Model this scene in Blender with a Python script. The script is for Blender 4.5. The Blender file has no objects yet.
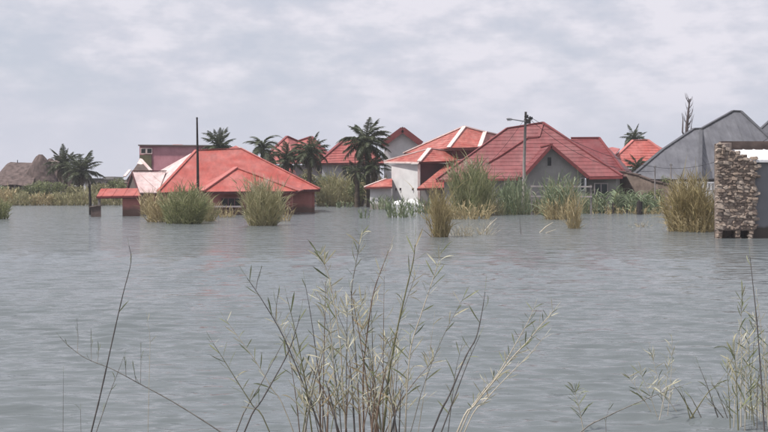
import bpy, bmesh, math, random
import numpy as np
from mathutils import Vector, Matrix, Quaternion
R = math.radians
scene = bpy.context.scene
COL = scene.collection

# ------------------------------------------------------------------ camera
F, HX, HY, CAMZ = 1100.0, 384.0, 186.0, 2.0      # focal length in photo pixels, principal column, horizon row, eye height
cam = bpy.data.cameras.new('camera')
cam.sensor_width = 36.0
cam.lens = F * 36.0 / 768.0
cam.shift_y = -(216.0 - HY) / 768.0
cam.clip_start = 0.1
cam.clip_end = 6000
co = bpy.data.objects.new('camera', cam)
COL.objects.link(co)
co.location = (0, 0, CAMZ)
co.rotation_euler = (R(90), 0, 0)
scene.camera = co
scene.render.resolution_x, scene.render.resolution_y = 1024, 576

# ------------------------------------------------------------------ world
SUN_AZ, SUN_EL = R(-108), R(57)          # azimuth from +Y towards +X
w = bpy.data.worlds.new('World')
scene.world = w
w.use_nodes = True
nt = w.node_tree
nt.nodes.clear()
def N(tree, t, **k):
    n = tree.nodes.new(t)
    for a, b in k.items():
        setattr(n, a, b)
    return n
out = N(nt, 'ShaderNodeOutputWorld')
bg = N(nt, 'ShaderNodeBackground')
bg.inputs['Strength'].default_value = 0.1
sky = N(nt, 'ShaderNodeTexSky', sky_type='NISHITA', sun_disc=False)
sky.sun_elevation = SUN_EL
sky.sun_rotation = SUN_AZ
sky.air_density = 1.2
sky.dust_density = 3.0
tc = N(nt, 'ShaderNodeTexCoord')
mp = N(nt, 'ShaderNodeMapping')
mp.inputs['Scale'].default_value = (1.0, 1.0, 2.4)
mp.inputs['Location'].default_value = (7.4, 0.9, 4.0)
n1 = N(nt, 'ShaderNodeTexNoise')
n1.inputs['Scale'].default_value = 4.2
n1.inputs['Detail'].default_value = 9
n1.inputs['Roughness'].default_value = 0.52
n1.inputs['Distortion'].default_value = 0.25
n2 = N(nt, 'ShaderNodeTexNoise')
n2.inputs['Scale'].default_value = 19.0
n2.inputs['Detail'].default_value = 7
n2.inputs['Roughness'].default_value = 0.58
r1 = N(nt, 'ShaderNodeValToRGB')         # cloud sheet cover
r1.color_ramp.elements[0].position = 0.30
r1.color_ramp.elements[0].color = (0.62, 0.62, 0.62, 1)
r1.color_ramp.elements[1].position = 0.56
r1.color_ramp.elements[1].color = (0.97, 0.97, 0.97, 1)
r2 = N(nt, 'ShaderNodeValToRGB')         # brightness inside the cloud sheet
e = r2.color_ramp.elements
e[0].position = 0.43
e[0].color = (4.75, 4.95, 5.75, 1)
e[1].position = 0.575
e[1].color = (6.5, 6.35, 6.95, 1)
m = e.new(0.50)
m.color = (5.4, 5.45, 6.15, 1)
blue = N(nt, 'ShaderNodeMixRGB')
blue.inputs['Fac'].default_value = 0.8
blue.inputs['Color2'].default_value = (4.4, 5.0, 5.75, 1)
mix = N(nt, 'ShaderNodeMixRGB')
addn = N(nt, 'ShaderNodeMath', operation='MULTIPLY_ADD')
addn.inputs[1].default_value = 0.55
comb = N(nt, 'ShaderNodeMath', operation='MULTIPLY')
comb.inputs[1].default_value = 0.45
L = nt.links.new
L(tc.outputs['Generated'], mp.inputs['Vector'])
L(mp.outputs['Vector'], n1.inputs['Vector'])
L(mp.outputs['Vector'], n2.inputs['Vector'])
L(n1.outputs['Fac'], r1.inputs['Fac'])
L(n2.outputs['Fac'], comb.inputs[0])
L(n1.outputs['Fac'], addn.inputs[0])
L(comb.outputs[0], addn.inputs[2])
L(addn.outputs[0], r2.inputs['Fac'])
L(sky.outputs['Color'], blue.inputs['Color1'])
L(blue.outputs['Color'], mix.inputs['Color1'])
L(r2.outputs['Color'], mix.inputs['Color2'])
L(r1.outputs['Color'], mix.inputs['Fac'])
# the cloud sheet melts into even haze towards the horizon, all the way round
sepz = N(nt, 'ShaderNodeSeparateXYZ')
mr = N(nt, 'ShaderNodeMapRange', interpolation_type='SMOOTHSTEP')
mr.inputs['From Min'].default_value = 0.015
mr.inputs['From Max'].default_value = 0.115
mr.inputs['To Min'].default_value = 0.12
hzm = N(nt, 'ShaderNodeMixRGB')
hzm.inputs['Color1'].default_value = (5.1, 5.2, 5.95, 1)
L(tc.outputs['Generated'], sepz.inputs[0])
L(sepz.outputs['Z'], mr.inputs['Value'])
L(mr.outputs['Result'], hzm.inputs['Fac'])
L(mix.outputs['Color'], hzm.inputs['Color2'])
L(hzm.outputs['Color'], bg.inputs['Color'])
L(bg.outputs['Background'], out.inputs['Surface'])

# ------------------------------------------------------------------ sun (hazy, high, from the left)
sl = bpy.data.lights.new('sun', 'SUN')
sl.energy = 4.3
sl.angle = R(4.0)
sl.color = (1.0, 0.96, 0.9)
so = bpy.data.objects.new('sun', sl)
COL.objects.link(so)
sd = Vector((math.sin(SUN_AZ) * math.cos(SUN_EL), math.cos(SUN_AZ) * math.cos(SUN_EL), math.sin(SUN_EL)))
so.rotation_euler = sd.to_track_quat('Z', 'Y').to_euler()
so.location = sd * 100
scene.view_settings.view_transform = 'Standard'
scene.view_settings.look = 'None'
scene.view_settings.gamma = 1
scene.view_settings.exposure = 0.32
scene.render.engine = 'CYCLES'
scene.cycles.max_bounces = 6
scene.cycles.transparent_max_bounces = 8

# ------------------------------------------------------------------ helpers
def at(px, py, d):
    return Vector(((px - HX) * d / F, d, CAMZ - (py - HY) * d / F))
def atz(px, z, d):
    return Vector(((px - HX) * d / F, d, z))
def on_plane(px, py, a, b, c):
    n = (b - a).cross(c - a)
    o = Vector((0, 0, CAMZ))
    r = at(px, py, 1.0) - o
    return o + r * (n.dot(a - o) / n.dot(r))
def up_dir(n):
    if n.z < 0:
        n = -n
    return n
def tag(o, label=None, cat=None, group=None, kind=None):
    if label: o['label'] = label
    if cat: o['category'] = cat
    if group: o['group'] = group
    if kind: o['kind'] = kind
    return o
def thing(name, loc, label, cat, group=None, rz=0.0):
    o = bpy.data.objects.new(name, None)
    o.empty_display_size = 0.3
    COL.objects.link(o)
    o.location = loc
    o.rotation_euler = (0, 0, rz)
    return tag(o, label, cat, group)
class MB:
    def __init__(s, org=(0, 0, 0)):
        s.v, s.f, s.o = [], [], Vector(org)
    def poly(s, pts):
        k = len(s.v)
        s.v += [tuple(Vector(p) - s.o) for p in pts]
        s.f.append(tuple(range(k, k + len(pts))))
    def hexa(s, p):
        """8 corners: bottom 0-3 ccw, top 4-7 ccw"""
        k = len(s.v)
        s.v += [tuple(Vector(q) - s.o) for q in p]
        for f in ((3, 2, 1, 0), (4, 5, 6, 7), (0, 1, 5, 4), (1, 2, 6, 5), (2, 3, 7, 6), (3, 0, 4, 7)):
            s.f.append(tuple(k + i for i in f))
    def box(s, a, b):
        x0, y0, z0 = a; x1, y1, z1 = b
        s.hexa([(x0, y0, z0), (x1, y0, z0), (x1, y1, z0), (x0, y1, z0), (x0, y0, z1), (x1, y0, z1), (x1, y1, z1), (x0, y1, z1)])
    def beam(s, p, q, wd, ht, up=Vector((0, 0, 1))):
        p, q = Vector(p), Vector(q)
        t = (q - p).normalized()
        sd_ = t.cross(up)
        if sd_.length < 1e-4: sd_ = t.cross(Vector((0, 1, 0)))
        sd_.normalize()
        u = sd_.cross(t).normalized()
        a, b = sd_ * wd / 2, u * ht / 2
        s.hexa([p - a - b, p + a - b, q + a - b, q - a - b, p - a + b, p + a + b, q + a + b, q - a + b])
    def wall(s, p, q, z0, z1, th=0.2, z1b=None):
        """upright wall from p to q; the given line is its outer face towards the camera"""
        p, q = Vector((p[0], p[1], 0)), Vector((q[0], q[1], 0))
        n = Vector((-(q - p).y, (q - p).x, 0)).normalized()
        if n.y < 0: n = -n
        n *= th
        zb = z1 if z1b is None else z1b
        Z = lambda v, z: Vector((v.x, v.y, z))
        s.hexa([Z(p, z0), Z(q, z0), Z(q + n, z0), Z(p + n, z0), Z(p, z1), Z(q, zb), Z(q + n, zb), Z(p + n, z1)])
    def prism(s, pts, vec):
        """closed slab: polygon pts extruded by vec"""
        vec = Vector(vec); n = len(pts)
        pts = [Vector(p) for p in pts]
        s.poly(pts)
        s.poly([p + vec for p in reversed(pts)])
        for i in range(n):
            a, b = pts[i], pts[(i + 1) % n]
            s.poly([b, a, a + vec, b + vec])
    def tube(s, pts, rad, sides=6, cap=True):
        pts = [Vector(p) for p in pts]
        n = len(pts); k = len(s.v)
        if not isinstance(rad, (list, tuple)): rad = [rad] * n
        for i, p in enumerate(pts):
            t = (pts[min(i + 1, n - 1)] - pts[max(i - 1, 0)]).normalized()
            a = t.cross(Vector((0.31, 0.95, 0.05))).normalized()
            b = t.cross(a)
            for j in range(sides):
                an = 2 * math.pi * j / sides
                s.v.append(tuple(p + (a * math.cos(an) + b * math.sin(an)) * rad[i] - s.o))
        for i in range(n - 1):
            for j in range(sides):
                j2 = (j + 1) % sides
                s.f.append((k + i * sides + j, k + i * sides + j2, k + (i + 1) * sides + j2, k + (i + 1) * sides + j))
        if cap:
            s.f.append(tuple(k + j for j in range(sides)))
            s.f.append(tuple(k + (n - 1) * sides + j for j in reversed(range(sides))))
    def mesh(s, name, mat, smooth=False):
        me = bpy.data.meshes.new(name)
        me.from_pydata(s.v, [], s.f)
        if mat: me.materials.append(mat)
        if smooth: me.shade_smooth()
        me.update()
        return me
    def build(s, name, mat, parent=None, smooth=False, kind=None):
        o = bpy.data.objects.new(name, s.mesh(name, mat, smooth))
        COL.objects.link(o)
        o.parent = parent
        if kind: o['kind'] = kind
        return o
def inst(name, me, parent, loc, rot=None, sc=1.0):
    o = bpy.data.objects.new(name, me)
    COL.objects.link(o)
    o.parent = parent
    o.location = loc
    if rot is not None:
        o.rotation_mode = 'QUATERNION'
        o.rotation_quaternion = rot
    o.scale = (sc, sc, sc) if not isinstance(sc, (tuple, list)) else sc
    return o

# ------------------------------------------------------------------ materials
MATS = {}
def mat(name, c1, c2=None, rough=0.75, scale=3.0, bump=0.0, bscale=30.0, detail=5, stretch=(1, 1, 1), metal=0.0, spec=0.4, lo=0.35, hi=0.65):
    m = bpy.data.materials.new(name)
    m.use_nodes = True
    t = m.node_tree
    b = t.nodes['Principled BSDF']
    b.inputs['Roughness'].default_value = rough
    b.inputs['Metallic'].default_value = metal
    b.inputs['Specular IOR Level'].default_value = spec
    if c2 is None: c2 = tuple(x * 0.8 for x in c1)
    tcn = N(t, 'ShaderNodeTexCoord')
    mpn = N(t, 'ShaderNodeMapping')
    mpn.inputs['Scale'].default_value = stretch
    t.links.new(tcn.outputs['Object'], mpn.inputs['Vector'])
    n = N(t, 'ShaderNodeTexNoise')
    n.inputs['Scale'].default_value = scale
    n.inputs['Detail'].default_value = detail
    n.inputs['Roughness'].default_value = 0.6
    t.links.new(mpn.outputs['Vector'], n.inputs['Vector'])
    r = N(t, 'ShaderNodeValToRGB')
    r.color_ramp.elements[0].position = lo
    r.color_ramp.elements[0].color = (*c2, 1)
    r.color_ramp.elements[1].position = hi
    r.color_ramp.elements[1].color = (*c1, 1)
    t.links.new(n.outputs['Fac'], r.inputs['Fac'])
    t.links.new(r.outputs['Color'], b.inputs['Base Color'])
    if name.startswith('plaster_') and name != 'plaster_damp':      # silt line left by the flood, a real stain on the walls
        gp = N(t, 'ShaderNodeNewGeometry'); sp_ = N(t, 'ShaderNodeSeparateXYZ')
        ns = N(t, 'ShaderNodeTexNoise'); ns.inputs['Scale'].default_value = 1.3; ns.inputs['Detail'].default_value = 6
        t.links.new(gp.outputs['Position'], sp_.inputs[0]); t.links.new(gp.outputs['Position'], ns.inputs['Vector'])
        ad_ = N(t, 'ShaderNodeMath', operation='MULTIPLY_ADD'); ad_.inputs[1].default_value = -0.7
        t.links.new(ns.outputs['Fac'], ad_.inputs[0]); t.links.new(sp_.outputs['Z'], ad_.inputs[2])
        mr_ = N(t, 'ShaderNodeMapRange'); mr_.inputs['From Min'].default_value = 0.0; mr_.inputs['From Max'].default_value = 0.35
        mr_.inputs['To Min'].default_value = 0.8; mr_.inputs['To Max'].default_value = 0.0
        t.links.new(ad_.outputs[0], mr_.inputs['Value'])
        mm = N(t, 'ShaderNodeMixRGB'); mm.inputs['Color2'].default_value = (0.115, 0.09, 0.07, 1)
        t.links.new(mr_.outputs['Result'], mm.inputs['Fac']); t.links.new(r.outputs['Color'], mm.inputs['Color1'])
        t.links.new(mm.outputs['Color'], b.inputs['Base Color'])
    if name.startswith('roof_'):          # rust and fading in streaks down the sheets
        ns = N(t, 'ShaderNodeTexNoise'); ns.inputs['Scale'].default_value = 2.6; ns.inputs['Detail'].default_value = 8; ns.inputs['Roughness'].default_value = 0.7
        mq = N(t, 'ShaderNodeMapping'); mq.inputs['Scale'].default_value = (1.0, 0.35, 0.22)
        t.links.new(tcn.outputs['Object'], mq.inputs['Vector']); t.links.new(mq.outputs['Vector'], ns.inputs['Vector'])
        hs = N(t, 'ShaderNodeHueSaturation')
        mr_ = N(t, 'ShaderNodeMapRange'); mr_.inputs['From Min'].default_value = 0.32; mr_.inputs['From Max'].default_value = 0.68
        mr_.inputs['To Min'].default_value = 0.74; mr_.inputs['To Max'].default_value = 1.22
        t.links.new(ns.outputs['Fac'], mr_.inputs['Value']); t.links.new(mr_.outputs['Result'], hs.inputs['Value'])
        m2_ = N(t, 'ShaderNodeMapRange'); m2_.inputs['From Min'].default_value = 0.35; m2_.inputs['From Max'].default_value = 0.7
        m2_.inputs['To Min'].default_value = 1.05; m2_.inputs['To Max'].default_value = 0.86
        t.links.new(n.outputs['Fac'], m2_.inputs['Value']); t.links.new(m2_.outputs['Result'], hs.inputs['Saturation'])
        t.links.new(r.outputs['Color'], hs.inputs['Color']); t.links.new(hs.outputs['Color'], b.inputs['Base Color'])
    if bump:
        n2 = N(t, 'ShaderNodeTexNoise')
        n2.inputs['Scale'].default_value = bscale
        n2.inputs['Detail'].default_value = 4
        t.links.new(mpn.outputs['Vector'], n2.inputs['Vector'])
        bp = N(t, 'ShaderNodeBump')
        bp.inputs['Strength'].default_value = bump
        bp.inputs['Distance'].default_value = 0.05
        t.links.new(n2.outputs['Fac'], bp.inputs['Height'])
        t.links.new(bp.outputs['Normal'], b.inputs['Normal'])
    MATS[name] = m
    return m
def leafmat(name, cols, rough=0.6, transl=0.25):
    """blade colour picked per leaf (random per mesh island)"""
    m = bpy.data.materials.new(name)
    m.use_nodes = True
    t = m.node_tree
    b = t.nodes['Principled BSDF']
    b.inputs['Roughness'].default_value = rough
    b.inputs['Specular IOR Level'].default_value = 0.3
    g = N(t, 'ShaderNodeNewGeometry')
    oi = N(t, 'ShaderNodeObjectInfo')
    ad = N(t, 'ShaderNodeMath', operation='ADD')
    fr = N(t, 'ShaderNodeMath', operation='FRACT')
    t.links.new(g.outputs['Random Per Island'], ad.inputs[0])
    t.links.new(oi.outputs['Random'], ad.inputs[1])
    t.links.new(ad.outputs[0], fr.inputs[0])
    r = N(t, 'ShaderNodeValToRGB')
    el = r.color_ramp.elements
    el[0].position, el[0].color = 0.0, (*cols[0], 1)
    el[1].position, el[1].color = 1.0, (*cols[-1], 1)
    for i, c in enumerate(cols[1:-1], 1):
        q = el.new(i / (len(cols) - 1)); q.color = (*c, 1)
    t.links.new(fr.outputs[0], r.inputs['Fac'])
    t.links.new(r.outputs['Color'], b.inputs['Base Color'])
    tr = N(t, 'ShaderNodeBsdfTranslucent')
    t.links.new(r.outputs['Color'], tr.inputs['Color'])
    mx = N(t, 'ShaderNodeMixShader')
    mx.inputs['Fac'].default_value = transl
    t.links.new(b.outputs['BSDF'], mx.inputs[1])
    t.links.new(tr.outputs['BSDF'], mx.inputs[2])
    t.links.new(mx.outputs['Shader'], t.nodes['Material Output'].inputs['Surface'])
    MATS[name] = m
    return m
M = MATS
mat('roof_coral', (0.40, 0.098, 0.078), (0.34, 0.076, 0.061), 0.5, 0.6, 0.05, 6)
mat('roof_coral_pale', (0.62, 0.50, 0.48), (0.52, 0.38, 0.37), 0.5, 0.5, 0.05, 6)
mat('roof_maroon', (0.205, 0.050, 0.052), (0.165, 0.039, 0.042), 0.5, 0.7, 0.05, 8)
mat('roof_orange', (0.42, 0.125, 0.095), (0.29, 0.062, 0.052), 0.55, 1.1, 0.05, 8, lo=0.3, hi=0.7)
mat('roof_far_red', (0.33, 0.085, 0.076), (0.26, 0.062, 0.057), 0.6, 0.5)
mat('cap_white', (0.72, 0.60, 0.57), (0.58, 0.42, 0.39), 0.6, 2.0)
mat('cap_red', (0.21, 0.045, 0.046), (0.16, 0.034, 0.035), 0.5, 2.0)
mat('cap_coral', (0.47, 0.16, 0.14), (0.40, 0.125, 0.11), 0.5, 2.0)
mat('fascia_dark', (0.10, 0.022, 0.022), (0.06, 0.016, 0.016), 0.6, 3)
mat('roof_grey', (0.122, 0.122, 0.138), (0.09, 0.09, 0.103), 0.5, 0.5, 0.05, 6)
mat('cap_grey', (0.082, 0.082, 0.092), (0.06, 0.06, 0.068), 0.5, 2)
mat('thatch', (0.145, 0.105, 0.097), (0.065, 0.046, 0.043), 0.95, 2.2, 0.6, 12, stretch=(1, 1, 0.3))
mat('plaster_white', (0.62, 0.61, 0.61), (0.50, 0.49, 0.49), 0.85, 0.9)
mat('plaster_grey', (0.30, 0.285, 0.275), (0.235, 0.22, 0.215), 0.9, 0.8)
mat('plaster_lilac', (0.50, 0.49, 0.53), (0.42, 0.41, 0.45), 0.85, 0.8)
mat('plaster_pink', (0.48, 0.205, 0.18), (0.36, 0.14, 0.125), 0.85, 1.0)
mat('plaster_rose', (0.50, 0.24, 0.275), (0.36, 0.15, 0.18), 0.85, 0.7)
mat('plaster_shaded_purple', (0.19, 0.085, 0.095), (0.14, 0.06, 0.07), 0.85, 0.8)  # shade on house C's walls put into the colour; also frames house A's windows
mat('plaster_moss', (0.15, 0.13, 0.07), (0.095, 0.085, 0.05), 0.9, 1.2)
mat('wall_earth', (0.22, 0.17, 0.145), (0.12, 0.09, 0.075), 0.95, 1.6, 0.4, 12)
mat('wall_brown', (0.13, 0.095, 0.085), (0.075, 0.055, 0.05), 0.95, 1.6, 0.3, 10)
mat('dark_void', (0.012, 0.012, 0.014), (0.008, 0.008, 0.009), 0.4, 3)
mat('glass_dark', (0.025, 0.032, 0.04), (0.018, 0.024, 0.03), 0.15, 1.0)
mat('frame_paint', (0.42, 0.36, 0.36), (0.32, 0.27, 0.27), 0.6, 3)
mat('wood_dark', (0.035, 0.028, 0.027), (0.018, 0.014, 0.014), 0.9, 6, 0.3, 30)
mat('wood_grey', (0.28, 0.25, 0.24), (0.17, 0.15, 0.145), 0.85, 5, 0.2, 30, stretch=(4, 4, 0.6))
mat('metal_grey', (0.33, 0.33, 0.35), (0.25, 0.25, 0.27), 0.5, 4)
mat('wire', (0.03, 0.03, 0.035), (0.02, 0.02, 0.025), 0.6, 4)
mat('sheet_white', (0.78, 0.77, 0.78), (0.62, 0.61, 0.63), 0.5, 1.5, 0.05, 6)
mat('mortar', (0.24, 0.19, 0.16), (0.13, 0.10, 0.085), 0.95, 6, 0.5, 30)
mat('stone_a', (0.34, 0.265, 0.215), (0.20, 0.15, 0.12), 0.9, 7, 0.4, 25)
mat('stone_b', (0.27, 0.21, 0.175), (0.16, 0.12, 0.10), 0.9, 7, 0.4, 25)
mat('stone_c', (0.42, 0.345, 0.29), (0.27, 0.215, 0.18), 0.9, 7, 0.4, 25)
mat('trunk', (0.10, 0.075, 0.055), (0.05, 0.038, 0.03), 0.95, 5, 0.6, 14)
mat('bare_wood', (0.11, 0.085, 0.085), (0.07, 0.055, 0.055), 0.9, 5)
mat('mud', (0.14, 0.12, 0.085), (0.08, 0.07, 0.05), 0.95, 0.7, 0.4, 4)
leafmat('palm_leaf', [(0.045, 0.058, 0.032), (0.075, 0.09, 0.05), (0.11, 0.12, 0.07), (0.06, 0.075, 0.042)], .5)
leafmat('palm_dry', [(0.12, 0.09, 0.06), (0.08, 0.06, 0.04), (0.16, 0.125, 0.085)])
leafmat('reed_green', [(0.20, 0.215, 0.10), (0.28, 0.285, 0.14), (0.14, 0.165, 0.075), (0.38, 0.36, 0.21), (0.22, 0.245, 0.12)], .6, .35)
leafmat('reed_olive', [(0.30, 0.28, 0.145), (0.40, 0.36, 0.21), (0.22, 0.225, 0.11), (0.48, 0.43, 0.27), (0.27, 0.255, 0.135)], .6, .35)
leafmat('reed_straw', [(0.40, 0.32, 0.17), (0.52, 0.44, 0.27), (0.29, 0.22, 0.11), (0.46, 0.38, 0.22), (0.35, 0.27, 0.13)])
leafmat('reed_pale', [(0.50, 0.45, 0.35), (0.60, 0.56, 0.46), (0.40, 0.35, 0.25), (0.54, 0.49, 0.38)])
leafmat('reed_ochre', [(0.30, 0.235, 0.115), (0.41, 0.335, 0.185), (0.22, 0.18, 0.085), (0.36, 0.295, 0.155), (0.20, 0.18, 0.085)], .6, .3)
leafmat('cane_leaf', [(0.16, 0.21, 0.11), (0.25, 0.30, 0.19), (0.12, 0.16, 0.08), (0.34, 0.37, 0.26), (0.20, 0.25, 0.14)])
leafmat('shrub_leaf', [(0.13, 0.155, 0.07), (0.19, 0.215, 0.11), (0.25, 0.265, 0.14), (0.15, 0.175, 0.085)], .6, .35)
leafmat('shrub_olive', [(0.22, 0.21, 0.11), (0.30, 0.28, 0.16), (0.17, 0.175, 0.085), (0.36, 0.33, 0.20)])
leafmat('near_leaf_green', [(0.18, 0.20, 0.105), (0.27, 0.29, 0.17), (0.13, 0.15, 0.085), (0.34, 0.35, 0.23)], .6, .35)
leafmat('near_leaf_pale', [(0.46, 0.44, 0.33), (0.60, 0.58, 0.47), (0.38, 0.35, 0.23), (0.52, 0.49, 0.37)], .6, .35)
leafmat('near_leaf_dry', [(0.42, 0.34, 0.21), (0.29, 0.22, 0.13), (0.54, 0.47, 0.33), (0.20, 0.16, 0.11)], .6, .3)
mat('stem_grey', (0.20, 0.185, 0.165), (0.11, 0.10, 0.09), 0.7, 5, stretch=(6, 6, 1))
mat('stem_green', (0.19, 0.185, 0.10), (0.115, 0.105, 0.06), 0.65, 5, stretch=(6, 6, 1))
mat('stem_pale', (0.50, 0.46, 0.38), (0.36, 0.31, 0.24), 0.65, 5, stretch=(6, 6, 1))
mat('stem_dark', (0.125, 0.112, 0.108), (0.075, 0.066, 0.064), 0.7, 5, stretch=(6, 6, 1))
mat('stem_brown', (0.21, 0.145, 0.105), (0.12, 0.08, 0.06), 0.7, 5, stretch=(6, 6, 1))

def water_mat():
    m = bpy.data.materials.new('water')
    m.use_nodes = True
    t = m.node_tree
    b = t.nodes['Principled BSDF']
    b.inputs['Base Color'].default_value = (0.118, 0.132, 0.138, 1)
    b.inputs['IOR'].default_value = 1.33
    b.inputs['Roughness'].default_value = 0.12
    tcn = N(t, 'ShaderNodeTexCoord')
    def noise(scale, st, det):
        mpn = N(t, 'ShaderNodeMapping')
        mpn.inputs['Scale'].default_value = st
        mpn.inputs['Rotation'].default_value = (0, 0, R(8))
        t.links.new(tcn.outputs['Object'], mpn.inputs['Vector'])
        n = N(t, 'ShaderNodeTexNoise')
        n.inputs['Scale'].default_value = scale
        n.inputs['Detail'].default_value = det
        n.inputs['Roughness'].default_value = 0.6
        t.links.new(mpn.outputs['Vector'], n.inputs['Vector'])
        return n
    a = noise(1.9, (0.28, 1.0, 1), 2.5)
    c = noise(9.0, (0.33, 1.0, 1), 2)
    b1 = N(t, 'ShaderNodeBump'); b1.inputs['Strength'].default_value = 1.0; b1.inputs['Distance'].default_value = 0.32
    b2 = N(t, 'ShaderNodeBump'); b2.inputs['Strength'].default_value = 1.0; b2.inputs['Distance'].default_value = 0.017
    # beyond the modelled wavelets the relief carries the chop
    gp = N(t, 'ShaderNodeNewGeometry'); sp_ = N(t, 'ShaderNodeSeparateXYZ'); mr_ = N(t, 'ShaderNodeMapRange')
    mr_.inputs['From Min'].default_value = 12.0; mr_.inputs['From Max'].default_value = 34.0
    mr_.inputs['To Min'].default_value = 0.2; mr_.inputs['To Max'].default_value = 1.0
    t.links.new(gp.outputs['Position'], sp_.inputs[0]); t.links.new(sp_.outputs['Y'], mr_.inputs['Value']); t.links.new(mr_.outputs['Result'], b1.inputs['Strength'])
    t.links.new(a.outputs['Fac'], b1.inputs['Height'])
    t.links.new(c.outputs['Fac'], b2.inputs['Height'])
    t.links.new(b1.outputs['Normal'], b2.inputs['Normal'])
    t.links.new(b2.outputs['Normal'], b.inputs['Normal'])
    M['water'] = m
water_mat()

# ------------------------------------------------------------------ the setting: ground and flood water
def ground_z(x, y):
    """near bank under the viewer, shallow flooded basin, far shore"""
    px = HX + x * F / max(y, 1)
    shore = 121 if px < 420 else (121 - min(1, (px - 420) / 60) * 34)
    z = -0.9
    if y < 5: z = 0.35 - 1.25 * min(1, max(0, (y - 2.2) / 2.6))
    if y > shore - 10: z = -0.9 + 1.05 * min(1, (y - shore + 10) / 12)
    return z
gm = MB()
gx = [-4000, -1500, -700, -350, -200] + [-130 + 5 * i for i in range(53)] + [200, 350, 700, 1500, 4000]
gy = [-400, -100, -30, -8, 0, 1.5, 2.2, 2.9, 3.5, 4.2, 5, 20, 40, 60] + [74 + 3 * i for i in range(22)] + [150, 200, 300, 600, 1500, 4500]
for y in gy:
    for x in gx:
        gm.v.append((x, y, ground_z(x, y)))
nx = len(gx)
for j in range(len(gy) - 1):
    for i in range(nx - 1):
        gm.f.append((j * nx + i, j * nx + i + 1, (j + 1) * nx + i + 1, (j + 1) * nx + i))
tag(gm.build('ground', M['mud'], smooth=True), 'muddy shore and bed under the flood water', 'ground', kind='structure')

def make_water():
    rng = np.random.default_rng(23)
    # rows get wider with distance, as far as single wavelets matter
    d = [0.8, 2.0, 3.2, 4.5, 5.5, 6.2]
    while d[-1] < 140:
        d.append(d[-1] + max(0.024, 0.32 * d[-1] ** 2 / (F * CAMZ)))
    d += [150, 170, 200, 260, 400]
    d = np.array(d)
    nu = 430
    u = np.sinh(np.linspace(-1, 1, nu) * 1.2) / math.sinh(1.2)
    dd, uu = np.meshgrid(d, u, indexing='ij')
    X = uu * (0.47 * dd + 2.5 + np.where(dd > 100, (dd - 100) * 0.6, 0))
    Y = dd + 0 * uu
    Z = np.zeros_like(X)
    sp = np.gradient(d)[:, None] * np.ones_like(uu)
    for k in range(64):
        lam = 0.11 * (0.50 / 0.11) ** rng.random()
        th = R(85) + rng.normal(0, R(15))
        amp = 0.0092 * lam ** 1.0 * (0.6 + 0.8 * rng.random())
        kx, ky = math.cos(th) * 2 * math.pi / lam, math.sin(th) * 2 * math.pi / lam
        fade = np.clip((lam / sp - 2.2) / 2.0, 0, 1)
        ph = rng.random() * 6.28
        # groups of wavelets come and go
        g = 0.55 + 0.45 * np.sin(X * rng.normal(0, 0.9) + Y * rng.normal(0, 0.6) + rng.random() * 6.28)
        s = np.sin(kx * X + ky * Y + ph)
        Z += amp * fade * g * (s + 0.4 * (s * s - 0.5))
    patch = 0.95 + 0.16 * np.sin(X * .31 + Y * .52 + 1.0) + 0.14 * np.sin(X * -.17 + Y * .83) + 0.12 * np.sin(X * .77 + Y * .21 + 2.2) + .1 * np.sin(X * .1 + Y * 1.5 + .4)
    Z *= patch                      # ruffled and calmer patches
    Z *= np.clip((dd - 1.0) / 3.0, 0, 1)
    nr = len(d)
    V = np.stack([X, Y, Z], -1).reshape(-1, 3).astype(np.float32)
    i = np.arange(nr - 1)[:, None] * nu + np.arange(nu - 1)[None, :]
    i = i.reshape(-1)
    Fc = np.stack([i, i + 1, i + nu + 1, i + nu], -1).astype(np.int32)
    me = bpy.data.meshes.new('flood_water')
    me.vertices.add(len(V)); me.vertices.foreach_set('co', V.ravel())
    me.loops.add(Fc.size); me.loops.foreach_set('vertex_index', Fc.ravel())
    me.polygons.add(len(Fc)); me.polygons.foreach_set('loop_start', np.arange(len(Fc), dtype=np.int32) * 4)
    me.update(calc_edges=True)
    me.shade_smooth()
    me.materials.append(M['water'])
    o = bpy.data.objects.new('water', me)
    COL.objects.link(o)
    tag(o, 'wind-rippled grey flood water around the houses', 'water', kind='structure')
make_water()

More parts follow.
